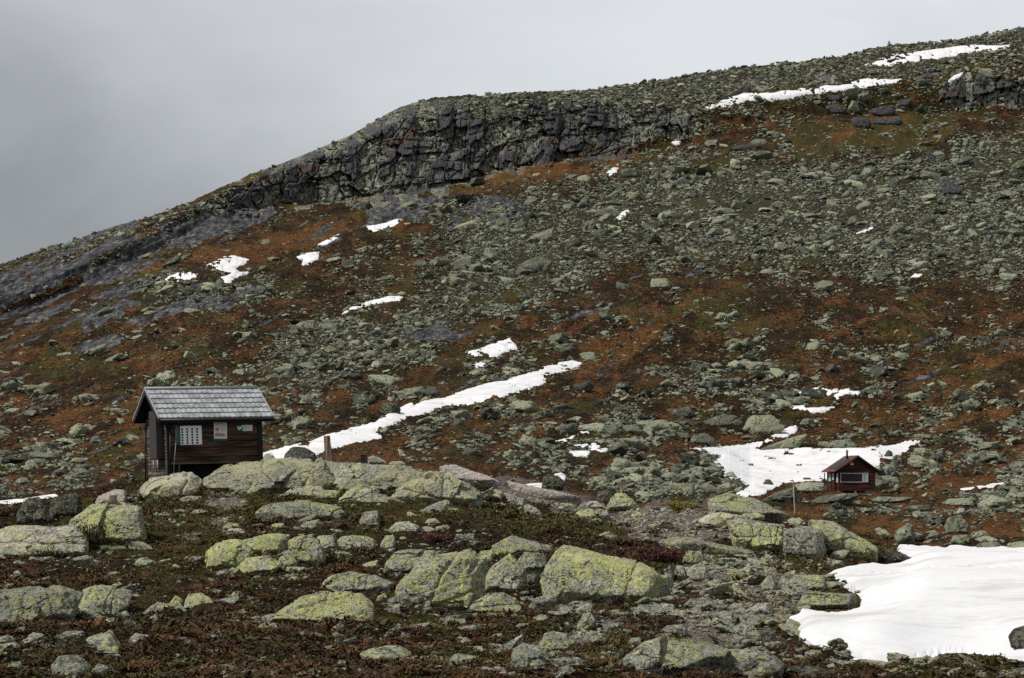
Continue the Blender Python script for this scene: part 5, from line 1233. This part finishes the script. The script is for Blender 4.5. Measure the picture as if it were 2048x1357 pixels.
def shrub(name, u, v, w, h, label, cat, mat, seed, n=900, leaf=0.05, y0=None):
    y = depth_at(u, v)[0] if y0 is None else y0
    p = np.array([(u - 1024) / F * y, y, (HZ - v) / F * y]); rr = np.random.default_rng(seed)
    root = thing(name, label, cat, p)
    W, H = w / F * y, h / F * y
    mb = MB(); tips = []
    for k in range(9):
        a = rr.uniform(0, 6.283); l = rr.uniform(.3, .48); e = Vector((math.cos(a) * W * l, math.sin(a) * W * l * .8, H * rr.uniform(.5, .95)))
        m_ = e * .5 + Vector((0, 0, H * .08)); mb.bar((0, 0, -.05), m_, .012, 5, .008); mb.bar(m_, e, .008, 5, .004); tips += [e, m_]
    mb.build('stem', M['bark'], root)
    cs = np.array([t[:] for t in tips]); k = rr.integers(0, len(cs), n)
    c = cs[k] + rr.normal(size=(n, 3)) * np.array([W * .13, W * .11, H * .13]); c[:, 2] = np.maximum(c[:, 2], 0.01)
    a = rr.normal(size=(n, 3)); a[:, 2] = np.abs(a[:, 2]) + .5; a /= np.linalg.norm(a, axis=1)[:, None]
    b = np.cross(a, rr.normal(size=(n, 3))); b /= np.linalg.norm(b, axis=1)[:, None]; L = leaf * rr.uniform(.6, 1.4, n)[:, None]
    V = np.stack([c - a * L * .5, c + b * L * .3, c + a * L * .8, c - b * L * .3], 1).reshape(-1, 3)
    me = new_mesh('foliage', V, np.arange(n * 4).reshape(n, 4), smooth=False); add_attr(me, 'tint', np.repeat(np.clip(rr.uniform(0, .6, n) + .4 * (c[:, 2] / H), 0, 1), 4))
    link('foliage', me, mat, root); return root
M['bark'] = plain('twig_bark', (0.06, 0.042, 0.03), 0.9)
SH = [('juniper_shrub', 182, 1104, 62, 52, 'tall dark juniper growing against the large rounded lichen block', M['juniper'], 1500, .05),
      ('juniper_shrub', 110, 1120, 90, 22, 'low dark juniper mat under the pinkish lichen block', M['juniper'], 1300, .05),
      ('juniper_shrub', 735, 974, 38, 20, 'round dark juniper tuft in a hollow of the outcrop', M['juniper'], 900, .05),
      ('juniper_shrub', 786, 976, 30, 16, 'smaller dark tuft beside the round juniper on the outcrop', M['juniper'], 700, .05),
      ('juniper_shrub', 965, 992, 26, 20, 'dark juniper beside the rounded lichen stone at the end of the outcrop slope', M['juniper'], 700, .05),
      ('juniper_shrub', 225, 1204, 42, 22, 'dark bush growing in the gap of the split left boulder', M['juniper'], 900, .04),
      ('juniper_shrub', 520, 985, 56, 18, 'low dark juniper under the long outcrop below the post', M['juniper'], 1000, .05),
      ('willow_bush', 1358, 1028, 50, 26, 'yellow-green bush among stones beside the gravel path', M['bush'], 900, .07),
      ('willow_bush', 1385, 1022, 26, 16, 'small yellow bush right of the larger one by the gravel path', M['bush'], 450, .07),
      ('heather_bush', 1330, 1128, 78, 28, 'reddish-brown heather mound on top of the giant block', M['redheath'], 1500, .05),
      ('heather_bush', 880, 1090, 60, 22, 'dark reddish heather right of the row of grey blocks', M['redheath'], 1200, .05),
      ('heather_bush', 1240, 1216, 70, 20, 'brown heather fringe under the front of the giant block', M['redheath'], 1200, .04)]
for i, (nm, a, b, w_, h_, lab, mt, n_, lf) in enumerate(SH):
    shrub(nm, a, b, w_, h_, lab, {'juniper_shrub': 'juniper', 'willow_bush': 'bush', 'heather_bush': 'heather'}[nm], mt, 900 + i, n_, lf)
# ------------------------------------------------------------------ the dark hut
def wood(name, c1, c2, horiz=True, rough=0.8):
    t = NT(name); o = t.obj()
    sc_ = (1.2, 1.2, 26) if horiz else (22, 22, 1.2)
    g = t.noise(t.mapv(o, sc_), 1.6, 6, 0.7, 0.2); bnd = t.noise(t.mapv(o, (0.5, 0.5, 7.5) if horiz else (7, 7, .5)), 1.0, 2)
    c = t.mix(t.ramp(g, 0.35, 0.7), c1, c2); c = t.vary(c, t.ramp(bnd, .3, .7), 0.25, 1.9)
    t.color(c); t.rough(rough); t.bump(g, 0.01, .6); return t.m
M['hutwood'] = wood('weathered_dark_boards', (0.014, 0.009, 0.007), (0.105, 0.058, 0.033))
M['gablewood'] = wood('grey_brown_boards', (0.022, 0.016, 0.012), (0.12, 0.090, 0.070))
M['dark'] = plain('tarred_wood', (0.012, 0.010, 0.009), 0.8)
M['black'] = plain('black_metal', (0.012, 0.012, 0.013), 0.5)
M['panel'] = plain('dark_grey_locker_paint', (0.030, 0.027, 0.026), 0.6, .12)
M['galv'] = plain('galvanised_metal', (0.42, 0.42, 0.43), 0.45, .2)
M['verge'] = plain('grey_verge_metal', (0.24, 0.255, 0.265), 0.6, .15)
M['white'] = plain('white_enamel', (0.74, 0.75, 0.76), 0.5, .05)
M['paper'] = plain('poster_paper', (0.60, 0.61, 0.60), 0.6, .06)
M['teal'] = plain('dark_teal_print', (0.012, 0.050, 0.060), 0.5, .15)
M['green'] = plain('sign_green', (0.006, 0.085, 0.06), 0.5, .1)
M['ink'] = plain('grey_ink', (0.20, 0.21, 0.22), 0.7, .1)
M['red'] = plain('sign_red', (0.35, 0.03, 0.06), 0.5, .1)
M['photo'] = plain('printed_picture_brown', (0.34, 0.22, 0.15), 0.6, .4, 14)
M['board'] = plain('board_edge_light', (0.13, 0.115, 0.09), 0.8, .3)
for k, c in (('sw1', (0.05, 0.028, 0.045)), ('sw2', (0.035, 0.06, 0.022)), ('sw3', (0.022, 0.024, 0.04)), ('sw4', (0.012, 0.016, 0.020)), ('sw5', (0.13, 0.03, 0.12)), ('sw6', (0.05, 0.11, 0.05))):
    M[k] = plain('colour_square_' + k[-1], c, 0.5, .2)
tl = NT('grey_roof_tiles'); nn = tl.noise(tl.obj(), 2.2, 5, 0.6); n2 = tl.noise(tl.obj(), 30, 3)
tl.color(tl.vary(tl.mix(tl.ramp(nn, .42, .60), (0.19, 0.20, 0.21), (0.32, 0.335, 0.345)), n2, .85, 1.15)); tl.rough(.55); M['tile'] = tl.m

YH = 80.0; SCL = F / YH      # photo pixels per metre at the hut
hb = Vector(pix(337, 950, YH).tolist())
hut = thing('mountain_hut', 'small dark timber hut with grey tiled roof and notices on its long wall', 'hut', hb, (0, math.radians(-1.7), math.radians(26.2)))
# hut axes: x along the notice wall, y into the hut, z up; the origin is the near left corner
Lw, Dp, z0, z1 = 3.68, 2.7, 0.42, 2.16
mb = MB(); nb = 15
for k in range(nb):                                    # shiplap boards of the notice wall
    a, b = z0 + (z1 - z0) * k / nb, z0 + (z1 - z0) * (k + 1) / nb
    mb.prism([(0.13, 0.0, a), (0.13, -0.028, a + .006), (0.13, -0.006, b), (0.13, 0.03, b), (0.13, .03, a)], (Lw - 0.26, 0, 0))
mb.build('notice_wall', M['hutwood'], hut)
mb = MB(); nb = 21
for k in range(nb):                                    # gable wall with the door end, down to the rock
    a, b = -0.35 + (z1 + 0.35) * k / nb, -0.35 + (z1 + 0.35) * (k + 1) / nb
    mb.prism([(0.0, 0.1, a), (-0.026, 0.1, a + .006), (-0.006, 0.1, b), (0.03, 0.1, b), (.03, .1, a)], (0, Dp - .2, 0))
mb.prism([(0.0, 0.02, z1), (0.0, Dp - .02, z1), (0.0, Dp / 2, z1 + 0.93)], (.04, 0, 0))
mb.build('gable_wall', M['gablewood'], hut)
mb = MB(); mb.box(0.05, Dp - .06, -.3, Lw - .04, Dp, z1); mb.box(Lw - .06, 0.04, z0, Lw, Dp - .06, z1)
mb.prism([(Lw - .05, 0.02, z1), (Lw - .05, Dp - .02, z1), (Lw - .05, Dp / 2, z1 + 0.93)], (.04, 0, 0)); mb.box(.06, .05, z0 - .04, Lw - .06, Dp - .06, z0)
mb.build('rear_wall', M['hutwood'], hut)
for cx, cy, w_ in ((-.035, -.035, .14), (Lw - .13, -.045, .2), (-.035, Dp - .1, .12)):
    MB().box(cx, cy, -.3 if cx < 0 else z0 - .1, cx + w_, cy + .13, z1, .008).build('corner_board', M['dark'], hut)
MB().box(0.10, -.055, z0 - .035, Lw - .12, .02, z0 - .002, .004).build('drip_board', M['board'], hut)
mb = MB(); mb.box(.16, .25, -.5, .5, .6, z0 - .05); mb.box(Lw - .6, .4, -.2, Lw - .2, .8, z0 - .05); mb.box(.5, 1.0, -.5, Lw - .3, 1.1, z0 - .045); mb.build('foundation', M['dark'], hut)
# roof: two slopes of stepped metal tiles
ov, oe, pitch = 0.42, 0.36, math.radians(34)
xa, xb = -ov, Lw + .42
half = Dp / 2 + oe; zr = z1 - .06 + half * math.tan(pitch); ze = z1 - .06
roof = bpy.data.objects.new('roof', None); COL.objects.link(roof); roof.parent = hut
def slope(sgn, name):
    nx, rows = 150, 6; sl_ = half / math.cos(pitch); V = []; 
    xs = np.linspace(xa, xb, nx)
    prof = []
    for k in range(rows):
        s0, s1 = sl_ * k / rows, sl_ * (k + 1) / rows
        prof += [(s0 + 0.0005, 0.0), (s1 - .012, 0.034), (s1, 0.040), (s1 + .0004, 0.0)]
    prof = prof[:-1] + [(sl_, 0.040), (sl_ + .004, -.02)]
    arr = np.zeros((len(prof), nx, 3))
    for j, (s, hgt) in enumerate(prof):
        wv = 0.013 * np.abs(np.sin((xs - xa) * math.pi / 0.205)) ** 0.8 
        nrm = hgt + wv * (1 if hgt > -.01 else .4)
        dn = 0.014 * np.cos((xs - xa) * 2 * math.pi / .205) if hgt > .03 else 0
        ss = s + dn
        yy = Dp / 2 - sgn * (ss * math.cos(pitch) + 0 * xs); zz_ = zr - ss * math.sin(pitch)
        arr[j, :, 0] = xs; arr[j, :, 1] = yy - sgn * nrm * math.sin(pitch); arr[j, :, 2] = zz_ + nrm * math.cos(pitch)
    q = grid_faces(len(prof), nx)
    me = new_mesh(name, arr.reshape(-1, 3), q if sgn > 0 else q[:, ::-1], smooth=False)
    return link(name, me, M['tile'], roof)
slope(1, 'tiled_slope'); slope(-1, 'tiled_slope')
mb = MB()
for sgn in (1, -1):                                    # roof deck under the tiles
    a = (Dp / 2, zr - .02); b = (Dp / 2 - sgn * half, ze - .02)
    mb.prism([(xa + .03, a[0], a[1]), (xa + .03, b[0], b[1]), (xa + .03, b[0], b[1] - .07), (xa + .03, a[0], a[1] - .09)], (xb - xa - .06, 0, 0))
mb.build('roof_deck', M['dark'], roof)
for x_, nm in ((xa - .02, 'l'), (xb - .03, 'r')):
    for sgn in (1, -1):
        mb = MB(); a = (Dp / 2, zr); b = (Dp / 2 - sgn * (half + .01), ze)
        mb.prism([(x_, a[0], a[1] + .065), (x_, b[0], b[1] + .065), (x_, b[0], b[1] - .0), (x_, a[0], a[1] - .0)], (.05, 0, 0)); mb.build('verge_trim', M['verge'], roof)
        mb = MB(); mb.prism([(x_ + .01, a[0], a[1] - .003), (x_ + .01, b[0], b[1] - .003), (x_ + .01, b[0], b[1] - .18), (x_ + .01, a[0], a[1] - .2)], (.03, 0, 0)); mb.build('barge_board', M['dark'], roof)
mb = MB(); mb.bar((xa - .02, Dp / 2, zr + .05), (xb + .02, Dp / 2, zr + .05), .055, 10); mb.build('ridge_cap', M['verge'], roof, True)
mb = MB(); mb.box(xa, Dp / 2 - half - .01, ze - .17, xb, Dp / 2 - half + .02, ze - .025); mb.build('fascia', M['dark'], roof)
mb = MB(); mb.bar((xa + .05, Dp / 2 - half - .06, ze - .07), (xb - .02, Dp / 2 - half - .06, ze - .07), .05, 8); mb.build('gutter', M['black'], roof, True)
mb = MB(); ye = Dp / 2 - half - .05
mb.bar((.35, ye, ze - .1), (.10, -.10, z1 - .35), .03); mb.bar((.10, -.10, z1 - .33), (.02, -.09, -.2), .03); mb.build('downpipe', M['black'], hut, True)
mb = MB(); mb.bar((-.09, Dp - .02, z1 - .3), (-.09, Dp - .02, -.4), .03); mb.build('downpipe', M['black'], hut, True)
mb = MB(); mb.bar((.33, -.05, z1 - .3), (.30, -.06, 1.2), .012); mb.bar((.30, -.06, 1.2), (.17, -.08, .1), .012); mb.bar((.17, -.08, .1), (.12, -.1, -.25), .012); mb.build('earth_cable', M['galv'], hut, True)
# locker on the gable wall, with two thin legs
lk = MB(); lk.box(-.34, .32, .62, -.04, 1.2, z1 + .25, .01); locker = lk.build('locker', M['panel'], hut)
for yy in (.5, 1.02):
    MB().bar((-.26, yy, .18), (-.26, yy, .62), .02).build('leg', M['galv'], locker, True)
mb = MB(); mb.bar((-.1, .9, z1 + .35), (-.2, .9, z1 + .33), .035, 10); mb.build('lamp', M['galv'], hut, True)
mb = MB(); mb.bar((.42, -.02, z0 - .04), (.42, -.02, -.3), .022); mb.build('floor_prop', M['board'], hut, True)
mb = MB(); mb.bar((Lw + .05, .1, 1.25), (Lw + .75, -.3, .15), .008, 5); mb.build('guy_wire', M['galv'], hut)
# notices: each a thing fixed to the wall; hutp() gives world placement through the hut's frame
HM = Matrix.Translation(hb) @ (Matrix.Rotation(math.radians(26.2), 4, 'Z') @ Matrix.Rotation(math.radians(-1.7), 4, 'Y'))
def wall_x(u): return (u - 342) / (523 - 342) * (Lw - .07) + 0.05
def wall_z(v, u): return 0.385 + ((930 - (u - 342) * 0.028) - v) / SCL * 1.015
def notice(name, label, cat, u0, v0, u1, v1, mat, tilt=0):
    x0, x1_ = wall_x(u0), wall_x(u1); uc = (u0 + u1) / 2; za, zb = wall_z(v1, uc), wall_z(v0, uc)
    root = thing(name, label, cat); root.matrix_world = HM @ Matrix.Translation(((x0 + x1_) / 2, -.045, (za + zb) / 2)) @ Matrix.Rotation(tilt, 4, 'Y')
    w_, h_ = x1_ - x0, zb - za
    MB().box(-w_ / 2, -.012, -h_ / 2, w_ / 2, .012, h_ / 2, .002).build('board', mat, root)
    return root, w_, h_
root, w_, h_ = notice('colour_chart', 'white chart of small colour squares with a teal strip on the hut wall', 'chart', 354, 853.5, 406, 891, M['white'])
MB().box(-w_ / 2 - .002, -.017, -h_ / 2 - .004, -w_ / 2 + w_ * .19, -.0125, h_ / 2 + .004).build('teal_strip', M['teal'], root)
for k in range(9):
    z_ = h_ / 2 - h_ * (.12 + .09 * k); MB().box(-w_ / 2 + .03, -.0195, z_, -w_ / 2 + w_ * (.15 if k % 3 else .11), -.0172, z_ + .012).build('text_line', M['ink'], root)
pal = ['sw1', 'sw2', 'sw2', 'sw3', 'sw1', 'sw2', 'sw2', 'sw2', 'sw3', 'sw4', 'sw4', 'sw6', 'sw1', 'sw5', 'sw2', 'sw6', 'sw2', 'sw3', 'sw4', 'sw3', 'sw2', 'sw3', 'sw4', 'sw4']
for rr_ in range(6):
    for cc in range(4):
        xx = -w_ / 2 + w_ * (.265 + .187 * cc); zz_ = h_ / 2 - h_ * (.18 + .145 * rr_); s_ = h_ * .052
        MB().box(xx - s_, -.017, zz_ - s_, xx + s_, -.0125, zz_ + s_).build('colour_square', M[pal[rr_ * 4 + cc]], root)
root, w_, h_ = notice('notice_poster', 'white notice poster with a red prohibition ring and teal foot on the hut wall', 'poster', 430, 846, 456, 883.5, M['paper'], math.radians(1.5))
MB().box(-w_ / 2, -.017, -h_ / 2, w_ / 2, -.0125, -h_ / 2 + h_ * .13).build('teal_foot', M['teal'], root)
mb = MB(); mb.box(-.11, -.016, h_ * .44, .12, -.0125, h_ * .465); mb.box(-.2, -.016, h_ * .385, .2, -.0125, h_ * .40); mb.box(-.2, -.016, h_ * .35, .22, -.0125, h_ * .36); mb.build('heading', M['ink'], root)
mb = MB(); m4 = Matrix.Translation((-w_ * .24, -.015, h_ * .13))
for k in range(24):
    a0, a1 = k / 24 * 6.2832, (k + 1) / 24 * 6.2832; ro, ri = .078, .056
    mb.prism([(-w_ * .24 + math.cos(a) * q_, -.017, h_ * .13 + math.sin(a) * q_) for a, q_ in ((a0, ri), (a0, ro), (a1, ro), (a1, ri))], (0, .004, 0))
mb.prism([(-w_ * .24 - .055, -.0171, h_ * .13 + .042), (-w_ * .24 - .042, -.0171, h_ * .13 + .055), (-w_ * .24 + .055, -.0171, h_ * .13 - .042), (-w_ * .24 + .042, -.0171, h_ * .13 - .055)], (0, .004, 0)); mb.build('prohibition_ring', M['red'], root)
mb = MB(); mb.box(-w_ * .24 - .03, -.0165, h_ * .13 - .03, -w_ * .24 + .028, -.0126, h_ * .13 + .02); mb.box(-w_ * .24 - .01, -.0165, h_ * .13 + .02, -w_ * .24 + .02, -.0126, h_ * .13 + .04); mb.build('pictogram', M['black'], root)
mb = MB()
for k in range(5): mb.box(w_ * .0, -.016, h_ * (.26 - .055 * k), w_ * (.40 if k % 2 else .34), -.0125, h_ * (.275 - .055 * k))
mb.build('text_block', M['ink'], root)
mb = MB(); pts = [(-.43, -.24), (-.42, -.1), (-.3, -.03), (-.22, -.08), (-.1, -.05), (.0, -.09), (.12, -.1), (.2, -.07), (.34, -.14), (.4, -.24)]
mb.prism([(a * w_, -.016, b * h_) for a, b in pts], (0, .0035, 0)); mb.build('picture', M['photo'], root)
root, w_, h_ = notice('first_aid_sign', 'green first aid sign with a white heart and text panel on the hut wall', 'sign', 475.5, 850.5, 507, 863, M['green'])
MB().box(-w_ / 2 + w_ * .37, -.017, -h_ * .47, w_ / 2, -.0125, h_ * .5).build('text_panel', M['paper'], root)
mb = MB(); hx = -w_ / 2 + w_ * .17
ht = [(math.sin(t_) ** 3 * 16, 13 * math.cos(t_) - 5 * math.cos(2 * t_) - 2 * math.cos(3 * t_) - math.cos(4 * t_)) for t_ in np.linspace(0, 6.2832, 28, endpoint=False)]
mb.prism([(hx + a * .0050, -.018, b * .0050) for a, b in ht], (0, .005, 0)); mb.build('heart', M['white'], root)
mb = MB(); mb.prism([(hx - .022, -.0195, .01), (hx + .004, -.0195, .035), (hx + .002, -.0195, .006), (hx + .02, -.0195, .004), (hx - .004, -.0195, -.035), (hx - .002, -.0195, -.002)], (0, .0014, 0)); mb.build('lightning_bolt', M['green'], root)
mb = MB(); cxx = hx + .095; mb.box(cxx - .03, -.0175, .075, cxx + .03, -.0125, .092); mb.box(cxx - .009, -.0178, .055, cxx + .009, -.0126, .113); mb.build('cross', M['white'], root)
mb = MB()
for k in range(3): mb.box(-w_ / 2 + w_ * .41, -.0195, h_ * (.28 - .27 * k), w_ * (.28 if k % 2 else .16), -.0172, h_ * (.34 - .27 * k))
mb.build('text_block', M['ink'], root)

# ------------------------------------------------------------------ the red cabin
M['redwood'] = wood('red_brown_boards', (0.024, 0.008, 0.006), (0.064, 0.019, 0.013))
M['redroof'] = plain('red_roof_sheet', (0.095, 0.036, 0.027), 0.85, .4, 3)
M['redtrim'] = plain('red_trim', (0.10, 0.036, 0.026), 0.7, .2)
M['solar'] = plain('black_roof_panel', (0.010, 0.009, 0.009), 0.5, .1)
M['wframe'] = plain('white_window_frame', (0.46, 0.46, 0.44), 0.5, .05)
g_ = NT('dark_window_glass'); g_.color((0.015, 0.014, 0.016)); g_.rough(.25); M['glass'] = g_.m
g_ = NT('pale_curtained_glass'); g_.color((0.30, 0.36, 0.37)); g_.rough(.2); M['paleglass'] = g_.m
YC = 212.0; S2 = F / YC
cbp = Vector(pix(1677, 981.5, YC).tolist())
cab = thing('red_cabin', 'small red-brown cabin on white stilts below the wide hillside snowfield', 'cabin', cbp, (0, 0, math.radians(7)))
W, Dd, H = 3.76, 4.2, 1.98; rg = 1.52; ohx, ohy = .36, .35
mb = MB()
for k in range(13):
    a, b = H * k / 13, H * (k + 1) / 13
    mb.prism([(0, 0, a), (0, -.03, a + .005), (0, -.005, b), (0, .06, b), (0, .06, a)], (W, 0, 0))
mb.prism([(0, 0, H), (W, 0, H), (W / 2, 0, H + rg * W / (W + 2 * ohx))], (0, .06, 0)); mb.build('front_wall', M['redwood'], cab)
mb = MB(); mb.box(.0, .06, 0, .08, .55, H); mb.box(-.02, 1.35, 0, .06, Dd, H); mb.box(.55, .5, 0, .6, 1.4, H); mb.box(.06, 1.34, 0, .6, 1.4, H); mb.box(.06, .5, 0, .6, .55, H)
mb.box(W - .08, .06, 0, W, Dd, H); mb.box(.06, Dd - .06, 0, W - .08, Dd, H); mb.box(.08, .06, -.06, W - .08, Dd - .06, .0)
mb.prism([(0, Dd - .06, H), (W, Dd - .06, H), (W / 2, Dd - .06, H + rg * .84)], (0, .06, 0)); mb.build('side_wall', M['redwood'], cab)
MB().box(.5, .6, .02, .545, 1.3, 1.85).build('door', M['dark'], cab)
rf = bpy.data.objects.new('roof', None); COL.objects.link(rf); rf.parent = cab
zr_, ze_ = H + rg, H - .04
for sgn in (-1, 1):
    xe = W / 2 + sgn * (W / 2 + ohx + (.14 if sgn < 0 else 0)); mb = MB()
    mb.prism([(W / 2, -ohy, zr_), (xe, -ohy, ze_), (xe, -ohy, ze_ - .1), (W / 2, -ohy, zr_ - .12)], (0, Dd + 2 * ohy, 0)); mb.build('roof_slope', M['redroof'], rf)
    mb = MB(); mb.prism([(W / 2, -ohy - .04, zr_ + .02), (xe + sgn * .02, -ohy - .04, ze_ + .02), (xe + sgn * .02, -ohy - .04, ze_ - .15), (W / 2, -ohy - .04, zr_ - .17)], (0, .037, 0)); mb.build('barge_board', M['redtrim'] if sgn < 0 else M['dark'], rf)
nl = Vector((-(zr_ - ze_), 0, W / 2 + ohx + .14)).normalized()
def roofp(t_, y_, off): 
    p = Vector((W / 2, y_, zr_)).lerp(Vector((-ohx - .14, y_, ze_)), t_); return p + nl * off
mb = MB(); a, b = .26, .84
mb.prism([roofp(a, .25, .01), roofp(b, .25, .01), roofp(b, .25, .06), roofp(a, .25, .06)], (0, Dd * .72, 0)); mb.build('roof_panel', M['solar'], rf)
mb = MB(); px_, py_ = W / 2 - .55, 1.6; mb.bar((px_, py_, zr_ - .35), (px_, py_, zr_ + .42), .1, 10); mb.bar((px_, py_, zr_ + .40), (px_, py_, zr_ + .46), .15, 10); mb.bar((px_, py_, zr_ + .5), (px_, py_, zr_ + .6), .15, 10, .03); mb.build('chimney', M['black'], rf, True)
def cwin(x0, z0_, x1_, z1_, glass, axis='x', off=0.0, y0_=0):
    mb = MB(); f_ = .062; d = -.075
    def bx(a, b, c, e):
        if axis == 'x': mb.box(a, d + off, b, c, -.01 + off, e)
        else: mb.box(d + off, a, b, -.01 + off, c, e)
    bx(x0, z0_, x1_, z0_ + f_); bx(x0, z1_ - f_, x1_, z1_); bx(x0, z0_ + f_, x0 + f_, z1_ - f_); bx(x1_ - f_, z0_ + f_, x1_, z1_ - f_)
    w0 = mb.build('window', M['wframe'], cab)
    mb = MB(); d = -.045; bx(x0 + f_, z0_ + f_, x1_ - f_, z1_ - f_); mb.build('pane', glass, w0)
zc = lambda q: (690 - q) / 6.787 / S2
xc = lambda q: (q - 797) / (1303 - 797) * W
cwin(xc(822), zc(580), xc(1130), zc(452), M['glass']); cwin(xc(1136), zc(576), xc(1202), zc(450), M['paleglass'])
cwin(.1, zc(580), .48, zc(455), M['wframe'], 'y'); cwin(1.5, zc(545), 2.1, zc(455), M['paleglass'], 'y'); cwin(2.6, zc(560), 3.4, zc(455), M['paleglass'], 'y')
mb = MB(); mb.box(xc(955), -.12, zc(345), xc(1000), -.03, zc(322)); mb.bar((xc(978), -.08, zc(322)), (xc(985), -.16, zc(300)), .05); mb.build('wall_lamp', M['galv'], cab)
for x_, y_ in ((.1, .2), (1.75, .15), (2.9, .15), (W - .18, .2), (.05, 1.4), (.05, 2.3), (.05, 3.2), (.05, 4.0), (W - .18, 3.9), (1.8, 3.9)):
    MB().box(x_ - .09, y_ - .09, -.55, x_ + .09, y_ + .09, -.0605).build('stilt', M['wframe'], cab)
for dy in (1.45, 3.95):
    MB().box(-.38, dy - .05, -.5, -.30, dy + .05, H - .2).build('porch_post', M['dark'], cab)

# ------------------------------------------------------------------ posts and poles
M['post'] = wood('weathered_post_wood', (0.06, 0.038, 0.028), (0.30, 0.21, 0.155), False)
M['cutwood'] = plain('fresh_cut_wood', (0.34, 0.14, 0.06), .8, .3, 20)
def post(name, label, cat, u, vb, ut, vt, rpx, y, mat, cap=None, sides=9):
    b = Vector(pix(u, vb + 6, y).tolist()); t_ = Vector(pix(ut, vt, y).tolist()); root = thing(name, label, cat, b)
    mb = MB(); rad = rpx / F * y; d = t_ - b
    mb.bar((0, 0, 0), d, rad * 1.06, sides, rad * .94); o = mb.build('shaft', mat, root, False)
    if cap: MB().bar(d, d * 1.012 + Vector((0, 0, .004)), rad * .93, sides, rad * .85).build('cut_top', cap, root)
    return root, d, rad
post('wooden_post', 'tall weathered wooden post with an orange cut top standing on the outcrop', 'post', 658.5, 927, 653.5, 873, 7, 79.5, M['post'], M['cutwood'])
post('wooden_stump', 'short sawn wooden stump post behind the rounded lichen block', 'stump', 228, 1010, 226, 991, 8, 70, M['post'], M['cutwood'])
root = thing('wooden_box', 'small dark box standing on the outcrop beside the grey pointed boulder', 'box', pix(727, 930, 79.5))
MB().box(-.11, -.1, -.1, .11, .12, .36, .01).build('side', M['dark'], root); MB().box(-.125, -.115, .3605, .125, .135, .385, .004).build('lid', plain('rusty_lid', (.10, .045, .02), .8), root)
M['polewhite'] = plain('pale_pole_paint', (0.36, 0.34, 0.31), .7, .2); M['polered'] = plain('red_pole_tip', (0.35, 0.05, 0.03), .7, .2)
def pole(label, ub, vb, ut, vt, rpx, y, tipf):
    b = Vector(pix(ub, vb + 4, y).tolist()); t_ = Vector(pix(ut, vt, y).tolist()); d = t_ - b; root = thing('marker_pole', label, 'marker pole', b, group='red-tipped marker poles')
    MB().bar((0, 0, 0), d * (1 - tipf), rpx / F * y, 7).build('shaft', M['polewhite'], root); MB().bar(d * (1 - tipf), d, rpx / F * y * 1.15, 7).build('tip', M['polered'], root)
pole('tall thin white marker pole with a red tip beside the red cabin', 1589.5, 1023, 1586.5, 961, 0.95, 86, .1)
pole('short red-tipped marker pole behind the rounded boulder at the gravel path', 1243, 984, 1242, 968, 1.4, 93, .42)
# cairn on the skyline
cu0, cv0 = 1778.0, 86.5; yk = float(np.interp(cu0, U, sky_y)); kx = (cu0 - 1024) / F * yk; kz = float(ground_z(kx, yk)[0])
root = thing('cairn', 'small dark stone cairn standing up on the skyline', 'cairn', (kx, yk, kz + .2))
rr = np.random.default_rng(5)
for k in range(5):
    V0, f0 = GEN3[k]; s_ = .75 - .12 * k
    o = link('stone', new_mesh('stone', V0 * np.array([s_, s_, .42]), None, f0), M['hill_rock'], root, Vector((rr.normal(0, .08), rr.normal(0, .08), .15 + .48 * k)))
